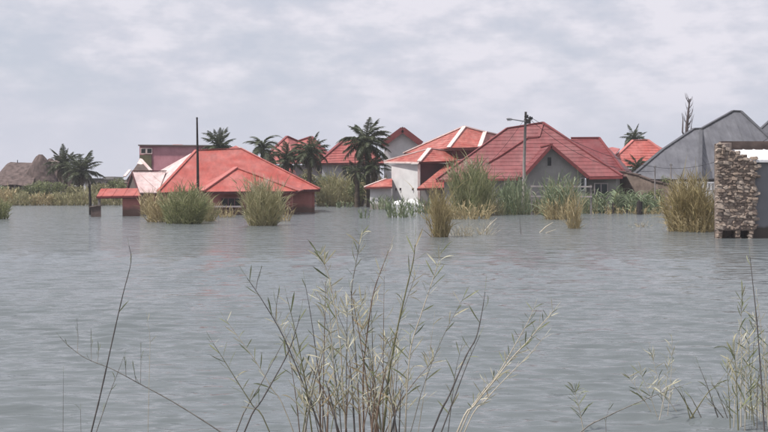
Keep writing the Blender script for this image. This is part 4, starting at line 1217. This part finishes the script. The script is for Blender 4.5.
reed(484, 234.5, 22, 13, 'bleached fallen reeds fanning out over the water', 'reed_pale', 'reed_pale', 40, 1.4, .4, .025, .5, 13, 30, minh=.2)
reed(515, 214.5, 40, 33, 'straight green reed clump at the foot of the street lamp', 'cane_leaf', 'reed_green', 600, .12, .15, .045, .85, 14, 110)
reed(560, 219, 40, 40, 'pale leafy reed clump before the grey gable wall', 'cane_leaf', 'reed_straw', 560, .5, .6, .055, .7, 15, 80)
reed(556, 219.5, 28, 20, 'dry tan reeds at the foot of the pale leafy clump', 'reed_straw', 'reed_straw', 260, .4, .5, .04, .8, 16, 50)
reed(574, 228.5, 20, 37, 'bare tan reed stems in front of the pale leafy clump', 'reed_straw', 'reed_straw', 90, .5, .35, .032, .55, 17, 60)
reed(690, 231, 44, 49, 'large ochre reed clump beside the stone ruin', 'reed_ochre', 'reed_straw', 1700, .22, .6, .032, .88, 18, 130, plume=12)
reed(707, 230.5, 26, 20, 'pale ragged reeds between the ochre clump and the stone ruin', 'reed_pale', 'reed_pale', 120, .4, .6, .03, .8, 19, 50)
reed(641, 227, 16, 8, 'small fan of bleached reeds in the water before the broad stump', 'reed_pale', 'reed_pale', 36, 1.2, .5, .03, .5, 20, 16, minh=.2)
reed(345, 205, 46, 31, 'broad pale olive reed thicket below the lilac wall', 'reed_olive', 'reed_straw', 1500, .35, .6, .07, .85, 21, 90, d=112)
reed(330, 206, 30, 20, 'pale reed thicket at the right corner of the flooded house', 'reed_olive', 'reed_straw', 700, .35, .6, .07, .85, 22, 60, d=110)
reed(378, 206, 22, 26, 'straw reed thicket below the tallest palm', 'reed_straw', 'reed_straw', 520, .35, .6, .07, .85, 23, 60, d=106)
reed(340, 207.5, 32, 6, 'low green water grass before the pale olive thicket', 'cane_leaf', 'reed_green', 220, .2, .3, .05, .95, 24, 10)
reed(364.5, 218, 12, 9, 'small isolated green grass tuft in open water', 'cane_leaf', 'reed_green', 60, .5, .4, .04, .8, 25, 6)
reed(383, 209.5, 22, 14, 'green rushes below the little side roof', 'cane_leaf', 'reed_green', 150, .3, .3, .06, .9, 26, 20)
reed(401, 217.5, 30, 19, 'bright green upright rushes before the white wall', 'cane_leaf', 'reed_green', 210, .3, .25, .055, .9, 27, 26)
reed(421, 213.5, 24, 16, 'green rushes before the lowest orange-red slope', 'cane_leaf', 'reed_green', 180, .3, .3, .055, .9, 28, 24)
reed(302, 207.5, 18, 8, 'thin pale grass at the flooded house\'s right wall', 'reed_pale', 'reed_pale', 80, .3, .3, .04, .9, 29, 10)
reed(538, 214, 24, 17, 'low mixed reeds between the street lamp foot and the pale leafy clump', 'reed_olive', 'reed_straw', 260, .2, .5, .045, .95, 31, 40, minh=.25)
reed(588, 213.5, 20, 22, 'low mixed reeds between the tan stems and the cane plants', 'cane_leaf', 'reed_straw', 220, .2, .6, .05, .95, 32, 36, minh=.25)
reed(494, 215, 20, 20, 'ragged reeds joining the tall green clump and the lamp foot reeds', 'reed_olive', 'reed_straw', 240, .25, .6, .045, .95, 33, 40, minh=.25)
reed(691, 231.6, 50, 20, 'dry broken skirt at the foot of the large ochre clump', 'reed_straw', 'reed_straw', 420, .15, .7, .03, .95, 34, 60, minh=.25)
reed(625, 214, 70, 9, 'thin straw fringe at the waterline of the cane plants', 'reed_straw', 'reed_straw', 300, .05, .6, .04, 1.0, 35, 50, minh=.2)
reed(218, 217.5, 34, 14, 'straggling dry reeds along the veranda front', 'reed_straw', 'reed_straw', 160, .4, .6, .032, .95, 36, 40, minh=.25)
# far shore fringe
for i, x in enumerate((4, 24, 44, 64, 86, 108)):
    reed(x, 205.3, 26, (17, 13, 12, 14, 17, 16)[i], ['straw reeds at the far shore before the lodge\'s left end', 'straw reeds at the far shore before the long thatched ridge', 'straw reeds below the thatched peak', 'straw reeds below the shaggy palm', 'pale reeds below the dark arching palm', 'pale reeds seen under the gate porch'][i],
         ('reed_straw', 'reed_olive', 'reed_straw', 'reed_olive', 'reed_olive', 'reed_olive')[i], 'reed_straw', 360, .2, .5, .09, 1.0, 40 + i, 40, d=114)
# cane plants with broad arching leaves
def cane(px, base_y, h_px, label, seed, d=None):
    rs = random.Random(seed)
    d = d or F * CAMZ / (base_y - HY)
    o = thing('cane_plant', atz(px, 0, d), label, 'cane plant', 'cane plants along the boundary wall')
    H = h_px * d / F
    st = MB(); mb = MB()
    for s in range(6):
        b = Vector((rs.uniform(-.45, .45), rs.uniform(-.4, .4), -.3)); hh_ = H * rs.uniform(.5, .8)
        tip = b + Vector((rs.gauss(0, .15), rs.gauss(0, .15), hh_))
        st.tube([b, tip], [.035, .02], 5)
        for k in range(13):
            p = b.lerp(tip, rs.uniform(.2, 1.0)); a = rs.uniform(0, 6.28)
            blade(mb, rs, p, Vector((math.cos(a) * .6, math.sin(a) * .6, 1)), rs.uniform(.55, 1.0), rs.uniform(.06, .11), rs.uniform(.6, 1.5), 5)
    st.build('stems', M['reed_green'], o, kind='stuff')
    mb.build('leaves', M['cane_leaf'], o, kind='stuff')
cl = ['cane plant at the maroon-roofed house\'s right corner', 'cane plant just left of the slim stump', 'cane plant right behind the slim stump', 'tallest cane plant between the two stumps', 'cane plant just left of the broad stump', 'cane plant behind the broad stump', 'cane plant right of the broad stump', 'cane plant touching the ochre reed clump',
      'rear cane plant under the grey house wall', 'rear cane plant by the wall\'s upper end', 'rear cane plant half way along the wall']
for i, (x, hpx, by) in enumerate(((594, 27, 213), (602, 29, 213.2), (611, 32, 213), (620, 35, 212.6), (629, 30, 213.4), (638, 29, 213), (648, 26, 213.4), (658, 22, 213.6), (599, 30, 212), (615, 33, 211.4), (633, 31, 211.6))):
    cane(x, by, hpx, cl[i], 60 + i)
# twigs poking out of the water
def twig(pts, label, m='stem_dark', rad=.014):
    d = F * CAMZ / (pts[0][1] - HY)
    mb = MB(); v = [at(x, y, d + .05 * i) for i, (x, y) in enumerate(pts)]
    v.insert(0, v[0] - Vector((0, 0, .4)))
    mb.tube(v, [rad] * (len(v) - 1) + [rad * .4], 5)
    tag(mb.build('twig', M[m]), label, 'twig', 'twigs poking out of the water')
twig([(521, 234), (520.5, 228), (519.6, 217)], 'thin dark upright twig in open water below the street lamp')
twig([(508, 235.5), (509.5, 232.5)], 'tiny dark twig end in open water below the street lamp')
twig([(540, 232.5), (546, 227), (553, 222.5)], 'bleached slanting stick in the water before the tan reed stems', 'stem_pale', .03)
twig([(546, 233), (556, 229.5)], 'low bleached stick lying by the slanting stick', 'stem_pale', .025)
twig([(659, 222), (659.2, 215.5)], 'thin grey upright stick left of the ochre reed clump', 'stem_grey')
twig([(484, 232), (490, 225), (497, 218)], 'bleached slanting stick among the fallen reeds', 'stem_pale', .03)
twig([(42, 214.8), (43.5, 213.9)], 'tiny dark floating stick left of the broken pillar')
twig([(82.5, 214), (84.5, 213)], 'tiny dark floating stick beside the broken pillar')

# ------------------------------------------------------------------ foreground reed stalks
def leaf_mesh(seed, m, bend, curl=0.0):
    rs = random.Random(seed); mb = MB(); seg = 7
    p = Vector((0, 0, 0)); a = 0.0
    k = 0
    for i in range(seg + 1):
        f = i / seg
        wv = 0.042 * (math.sin(math.pi * min(1, .12 + f * .5)) if f < .75 else 1 - (f - .75) / .25 * .97) * (1 if f < .75 else .95)
        tw = curl * f
        s = Vector((0, math.cos(tw), math.sin(tw))) * wv
        fold = Vector((math.cos(a), 0, -math.sin(a))) * wv * .35
        mb.v += [tuple(p - s + fold), tuple(p), tuple(p + s + fold)]
        p = p + Vector((math.sin(a), 0, math.cos(a))) / seg
        a += bend / seg * (.4 + 1.2 * f)
    for i in range(seg):
        for j in range(2):
            b = 3 * i + j
            mb.f.append((b, b + 1, b + 4, b + 3))
    return mb.mesh('leaf', m, True)
LM = {}
for kname in ('near_leaf_green', 'near_leaf_pale', 'near_leaf_dry'):
    LM[kname] = [leaf_mesh(i, M[kname], (.15, .5, .9, 1.5, .3)[i], (.2, .8, -.6, 1.2, -.3)[i]) for i in range(5)]
SEED = [100]
def stalk(pts, d, label, stem='stem_grey', leaf='near_leaf_green', n=10, ll=.14, rad=.0055, start=.25, spread=.7, top=True, group=None, dz=0.0, side=0, alt=None, tuft=0):
    """a reed rooted under water; pts run from root to tip as photo points at distance d"""
    SEED[0] += 1
    rs = random.Random(SEED[0])
    v = [at(x, y, d + dz * i / max(1, len(pts) - 1)) for i, (x, y) in enumerate(pts)]
    # continue the lowest piece down to the bed
    dr = (v[0] - v[1]).normalized()
    if dr.z > -.35: dr = (dr + Vector((0, 0, -.6))).normalized()
    root = v[0] + dr * ((v[0].z + .35) / -dr.z)
    rad *= 0.85
    root.x = v[0].x + max(-.35, min(.35, root.x - v[0].x))
    v.insert(0, root)
    # smooth a little with extra points
    sm_ = []
    for i in range(len(v) - 1):
        p0_, p1_, p2_, p3_ = v[max(i - 1, 0)], v[i], v[i + 1], v[min(i + 2, len(v) - 1)]
        for k in range(4):
            t = k / 4
            sm_.append(.5 * ((2 * p1_) + (p2_ - p0_) * t + (2 * p0_ - 5 * p1_ + 4 * p2_ - p3_) * t * t + (3 * p1_ - p0_ - 3 * p2_ + p3_) * t ** 3))
    sm_.append(v[-1])
    o = thing('reed_stalk', root, label, 'reed', group)
    mb = MB(root); m_ = len(sm_)
    mb.tube(sm_, [rad * (1.15 - .85 * i / (m_ - 1)) * (1.22 if i % 3 == 0 and i < m_ - 2 else 1.0) for i in range(m_)], 7)
    mb.build('stem', M[stem], o, True)
    ks = leaf if isinstance(leaf, (list, tuple)) else [leaf]
    for i in range(n):
        f = start + (1 - start) * (i + rs.random() * .7) / n
        x_ = f * (m_ - 1); i0 = min(int(x_), m_ - 2)
        p = sm_[i0].lerp(sm_[i0 + 1], x_ - i0)
        t = (sm_[i0 + 1] - sm_[i0]).normalized()
        s = side if side else (1 if i % 2 else -1)
        dv = (t * rs.uniform(.5, 1.1) + Vector((s * spread * rs.uniform(.5, 1.3), rs.uniform(-.6, .6), rs.uniform(-.1, .35)))).normalized()
        q_ = dv.to_track_quat('Z', 'X') @ Quaternion((0, 0, 1), rs.uniform(0, 6.28))
        inst('leaf', rs.choice(LM[rs.choice(ks)]), o, p - root, q_, ll * rs.uniform(.55, 1.35) * (1.1 - .3 * f))
    if tuft:
        for i in range(tuft):
            f = rs.uniform(.86, 1.0); x_ = f * (m_ - 1); i0 = min(int(x_), m_ - 2)
            p = sm_[i0].lerp(sm_[i0 + 1], x_ - i0)
            dv = Vector((rs.gauss(0, .55), rs.gauss(0, .4), rs.uniform(.2, 1.2))).normalized()
            inst('leaf', rs.choice(LM[rs.choice(ks)]), o, p - root, dv.to_track_quat('Z', 'X') @ Quaternion((0, 0, 1), rs.uniform(0, 6.28)), ll * rs.uniform(.6, 1.1))
    if top:
        t = (sm_[-1] - sm_[-2]).normalized()
        inst('leaf', LM[ks[0]][0], o, sm_[-1] - t * .01 - root, t.to_track_quat('Z', 'X'), ll * rs.uniform(.7, 1.0))
    return o
G, P_, D_ = 'near_leaf_green', 'near_leaf_pale', 'near_leaf_dry'
# left pair
stalk([(91, 433), (101, 392), (114, 333), (123, 294), (131, 262), (129, 246)], 6.0, 'tall bare dark reed standing alone with a kinked tip', 'stem_dark', G, 3, .09, .0052, .3, .5)
stalk([(96, 433), (108, 398), (118, 372), (124, 356)], 6.1, 'short thin reed shoot leaning beside the tall bare dark reed', 'stem_grey', G, 4, .06, .003, .3, .4)
bowed = stalk([(285, 484), (252, 455), (222, 433), (196, 416), (168, 399), (140, 384), (112, 369), (87, 359), (70, 347), (60, 337)], 6.0, 'long reed bowing far over with small shoots along its upper side', 'stem_grey', G, 6, .05, .0045, .5, .6)
def shoot(o, p0, p1, d, m='stem_grey', n=3, ll=.05, rad=.0016):
    SEED[0] += 1
    r_ = random.Random(SEED[0])
    a, b = at(*p0, d), at(*p1, d + r_.uniform(-.05, .05))
    c = a.lerp(b, .5) + Vector((r_.uniform(-.006, .006), 0, 0))
    mb = MB(o.location); mb.tube([a, c, b], [rad, rad * .85, rad * .5], 6)
    st_ = mb.build('side_shoot', M[m], o, True)
    for i in range(n):
        dv = ((b - a).normalized() + Vector((r_.uniform(-.5, .5), r_.uniform(-.4, .4), .1))).normalized()
        inst('leaf', r_.choice(LM['near_leaf_green']), st_, a.lerp(b, .45 + .5 * i / max(1, n)) - o.location, dv.to_track_quat('Z', 'X'), ll * r_.uniform(.7, 1.2))
for x, y0, x1, y1 in ((77.5, 353.3, 77, 318), (91.5, 361.5, 91, 329), (97, 363.8, 98.5, 346), (140.5, 384.5, 141, 342), (126, 376.8, 124, 357), (136, 381.8, 133.5, 366)):
    shoot(bowed, (x, y0), (x1, y1), 6.0)
stalk([(63, 433), (63.2, 400), (63.5, 372)], 6.2, 'faint straight reed tip left of the tall bare dark reed', 'stem_grey', G, 0, .05, .002, .5, .4)
stalk([(81, 433), (80.5, 409)], 6.1, 'low faint reed tip beside the bare dark reed foot', 'stem_grey', G, 1, .05, .002, .5, .4)
stalk([(148, 433), (149, 385), (150, 340), (147, 318)], 6.4, 'pale thin reed with a small feathery tip between bowed reed and clump', 'stem_pale', P_, 4, .06, .0022, .6, .5)
# central clump, hand-placed stems
CG = 'reeds of the big foreground clump'
forked = stalk([(322, 433), (307, 394), (284, 338), (262, 300), (247, 278)], 6.3, 'dark forked-tip reed leaning far left out of the big clump', 'stem_dark', G, 6, .11, .0058, .3, .5)
shoot(forked, (255.5, 291), (262, 266), 6.3, 'stem_dark', 2, .06, .0022)
shoot(forked, (275, 323), (279, 288), 6.3, 'stem_dark', 2, .09, .002)
stalk([(270, 433), (253, 406), (237, 381), (222, 357), (213, 343)], 6.2, 'leafy reed at the big clump\'s outer left edge', 'stem_green', (G, P_), 16, .10, .0042, .3, .8)
stalk([(289, 420), (272, 389), (256, 362), (239, 338), (226, 320)], 6.4, 'pale reed crossing the dark ones at the clump\'s left', 'stem_pale', (P_, G), 16, .10, .0036, .3, .8)
stalk([(244, 433), (262, 400), (286, 357), (296, 330), (300, 315)], 6.1, 'dark reed crossing to the right in the clump\'s left side', 'stem_dark', G, 6, .11, .0055, .3, .5)
stalk([(236, 433), (246, 409), (262, 382), (279, 350), (291, 329)], 6.25, 'grey reed crossing to the right beside the dark crossing one', 'stem_grey', G, 5, .10, .0045, .3, .5)
stalk([(326, 433), (322, 400), (314, 338), (309, 305), (305, 283)], 6.5, 'slender straight reed with dark tip left of the leafy tuft', 'stem_dark', G, 5, .10, .0045, .3, .5)
stalk([(346, 433), (343, 392), (340, 343), (332, 292), (326, 268), (318, 254)], 6.4, 'tall pale-stemmed reed topped by a leafy green tuft', 'stem_pale', (G, P_), 12, .12, .0055, .45, .8, tuft=12)
stalk([(360, 433), (357, 372), (352, 310), (352, 286), (357, 258), (361, 234)], 6.6, 'tallest reed of the clump, ending in a thin blade', 'stem_grey', (G, P_), 12, .12, .0055, .4, .7, tuft=6)
stalk([(364, 433), (363, 390), (364, 361), (369, 320), (374, 291), (382, 268), (389, 250)], 6.5, 'reed with a straw-coloured node tuft and dark pointed tip', 'stem_brown', (D_, P_, G), 16, .12, .0062, .3, .7)
stalk([(383, 433), (386, 405), (388, 380), (396, 335), (406, 291), (413, 262), (415, 245)], 6.4, 'thick green-brown reed at the clump\'s right with faint tall tip', 'stem_green', (G, D_), 12, .13, .0085, .3, .6)
stalk([(405, 433), (407, 390), (411, 347), (420, 318), (429, 291), (436, 270), (441, 252)], 6.3, 'tall leafy pale reed at the clump\'s right shoulder', 'stem_pale', (G, P_, G), 22, .12, .005, .3, .8, tuft=4)
stalk([(432, 433), (450, 394), (466, 356), (476, 338), (482, 312), (485, 292)], 6.2, 'dark reed leaning right with a feathered tip', 'stem_dark', G, 7, .12, .0062, .35, .7)
stalk([(441, 433), (455, 396), (468, 362), (480, 335)], 6.3, 'dark bare reed beside the feathered right-leaning one', 'stem_dark', G, 3, .10, .005, .4, .5)
stalk([(457, 433), (474, 406), (494, 381), (512, 358), (527, 342), (542, 324), (555, 309)], 6.1, 'bleached reed sprawling far to the right with many small leaves', 'stem_pale', (P_, P_, G), 34, .085, .0055, .25, .8)
stalk([(460, 433), (480, 396), (498, 374), (515, 345), (528, 322), (534, 308)], 6.2, 'second bleached sprawling reed, steeper, with green tip leaves', 'stem_pale', (P_, G, G), 30, .085, .0045, .25, .8)
stalk([(464, 433), (486, 400), (508, 376), (528, 356), (545, 336)], 6.15, 'lowest bleached reed of the sprawling pair\'s tangle', 'stem_pale', (P_, D_), 18, .075, .0038, .25, .8)
stalk([(418, 433), (424, 395), (430, 350), (434, 320)], 6.6, 'thin pale straight reed right of the leafy shoulder', 'stem_pale', P_, 6, .10, .003, .3, .6)
stalk([(448, 433), (452, 400), (456, 370), (462, 345)], 6.5, 'thin grey reed under the right-leaning dark pair', 'stem_grey', (G, P_), 8, .09, .0032, .3, .7)
# filler stems of the dense middle
rs = random.Random(77)
tilt = lambda l: 'upright' if abs(l) < 9 else ('leaning right' if l > 0 else 'leaning left')
tall = lambda y: 'tall' if y < 302 else ('mid-height' if y < 333 else 'short')
TF = {0: 'plain-tipped', 4: 'thinly tufted', 7: 'bushy-tipped'}
for i in range(32):
    x0 = rs.uniform(296, 414); top_y = rs.uniform(275, 360); lean = rs.gauss(0, 20) + (x0 - 356) * .25
    tf = rs.choice((0, 0, 4, 7)); st_ = rs.choice(('stem_grey', 'stem_green', 'stem_pale', 'stem_pale', 'stem_grey', 'stem_brown'))
    stalk([(x0, 433), (x0 + lean * .25, 433 - (433 - top_y) * .35), (x0 + lean * .6, 433 - (433 - top_y) * .7), (x0 + lean, top_y)], rs.uniform(6.0, 7.0), f'slim {st_[5:]}-stemmed reed, {tilt(lean)}, {tall(top_y)}, {TF[tf]} in the dense middle of the clump', st_, rs.choice(((G, P_), (P_, G), (G, P_, D_), (P_, P_))), rs.randint(9, 18), .11, rs.uniform(.003, .0055), .3, .75, group=CG, tuft=tf)
for i in range(16):
    x0 = rs.uniform(312, 402); top_y = rs.uniform(355, 405); lean = rs.gauss(0, 10)
    sc_ = rs.choice(('stem_brown', 'stem_brown', 'stem_dark'))
    stalk([(x0, 433), (x0 + lean * .4, 433 - (433 - top_y) * .5), (x0 + lean, top_y)], rs.uniform(5.9, 6.6), f'broken dry {sc_[5:]} reed, {tilt(lean * 1.6)}, {"very low" if top_y > 380 else "low"} in the big clump', sc_, (D_, D_, P_), rs.randint(4, 9), .10, rs.uniform(.005, .008), .4, .6, group='dry reeds of the big foreground clump')
# right-hand group, rooted in view
RG = 'slim reeds at the right edge'
stalk([(764, 425), (762, 390), (757, 323), (753, 285), (750, 257)], 9.0, 'tall dark bare reed at the right with a thin twin tip', 'stem_dark', G, 3, .11, .0085, .3, .4)
stalk([(768, 425), (766, 380), (762, 335), (757, 298)], 9.2, 'pale bowed reed touching the tall dark one', 'stem_pale', P_, 7, .14, .006, .3, .6)
stalk([(741, 421), (741, 390), (741.5, 361), (741, 325), (742, 296)], 9.2, 'tall pale green leafy reed left of the tall dark one', 'stem_pale', (P_, G), 24, .14, .006, .35, .7, tuft=8)
stalk([(738, 423), (737, 395), (736, 372), (734, 350)], 9.0, 'bright green reed with broad leaves at the right', 'stem_green', (G, P_), 18, .17, .007, .3, .7, tuft=6)
stalk([(752, 424), (751, 390), (749, 350), (750, 330)], 9.3, 'slim leafy reed between bright green and dark ones', 'stem_green', (G, P_), 14, .13, .005, .3, .7)
stalk([(757, 424), (757, 400), (759, 372), (764, 352)], 9.1, 'short reed with bent tip beside the dark one', 'stem_grey', (P_, G), 10, .13, .005, .3, .7)
stalk([(766, 424), (765, 392), (767, 366), (764, 340)], 9.4, 'slim reed behind the dark one at the right edge', 'stem_pale', (P_, G), 12, .14, .005, .3, .7)
stalk([(772, 424), (770, 392), (769, 360), (772, 318)], 9.2, 'reed on the outer right side of the dark one', 'stem_grey', (P_, G), 14, .15, .006, .3, .7)
for i, (x0, y0, x1, y1) in enumerate(((745, 422, 747, 338), (730, 421, 727, 366), (734, 422, 739, 330), (754, 423, 746, 372), (761, 424, 768, 345), (749, 423, 756, 318), (760, 424, 755, 378), (766, 425, 774, 372))):
    stalk([(x0, y0), (x0 + (x1 - x0) * .3, y0 + (y1 - y0) * .4), (x0 + (x1 - x0) * .7, y0 + (y1 - y0) * .75), (x1, y1)], 9.0 + .07 * i, 'slim pale leafy reed in the right-edge bunch around the tall dark one', ('stem_pale', 'stem_green')[i % 2], (P_, G, P_), 16, .14, .0045, .3, .75, group=RG, tuft=(0, 5)[i % 2])
stalk([(582, 431), (604, 418), (632, 405), (661, 393), (684, 385)], 8.9, 'long bare reed lying low over the water', 'stem_grey', G, 2, .1, .0065, .5, .4)
for i, (x0, y0, x1, y1) in enumerate(((661, 412, 668, 366), (655, 410, 640, 372), (668, 412, 672, 345), (650, 410, 628, 376), (676, 411, 655, 384), (664, 410, 651, 352))):
    stalk([(x0, y0), ((x0 + x1) / 2 + 1, (y0 + y1) / 2), (x1, y1)], 9.4 + .1 * i, 'leafy reed of the small tuft above the lying stem', 'stem_pale', (P_, G, P_), 12, .13, .004, .45, .9, group='small reed tuft above the lying stem', tuft=4)
for i, (x0, y0, x1, y1) in enumerate(((713, 403, 699, 366), (689, 414, 682, 392), (700, 415, 690, 396), (722, 416, 705, 396), (727, 417, 714, 385), (684, 400, 676, 388), (733, 420, 722, 400), (747, 421, 744, 398), (704, 398, 722, 378))):
    stalk([(x0, y0), ((x0 + x1) / 2 + .6, (y0 + y1) / 2), (x1, y1)], 9.4, 'short slanting reed blade between the tuft and the right-edge reeds', rs.choice(('stem_green', 'stem_grey', 'stem_pale')), (G, P_), 3, .12, .006, .5, .35, group='short slanting reeds')
stalk([(583, 428), (580, 412), (577, 400), (574, 391)], 9.0, 'small pale leafy reed beside the lying stem\'s root', 'stem_pale', (P_, G), 16, .12, .0045, .35, .8, tuft=6)
stalk([(606, 433), (606, 420), (609, 408)], 8.9, 'tiny reed tip right of the small pale leafy one', 'stem_grey', G, 2, .08, .003, .5, .5)

# ------------------------------------------------------------------ humid air over the flood
hz = MB(); hz.box((-900, -60, -2.2), (900, 900, 14)); ho = hz.build('haze', None, kind='stuff')
hm = bpy.data.materials.new('haze'); hm.use_nodes = True
hm.node_tree.nodes.clear()
vo = N(hm.node_tree, 'ShaderNodeOutputMaterial'); vp = N(hm.node_tree, 'ShaderNodeVolumePrincipled')
vp.inputs['Color'].default_value = (0.93, 0.94, 1.0, 1)
vp.inputs['Density'].default_value = 0.0004
hm.node_tree.links.new(vp.outputs['Volume'], vo.inputs['Volume'])
ho.data.materials.append(hm)
tag(ho, 'pale humid haze over the flood water', 'haze', kind='stuff')
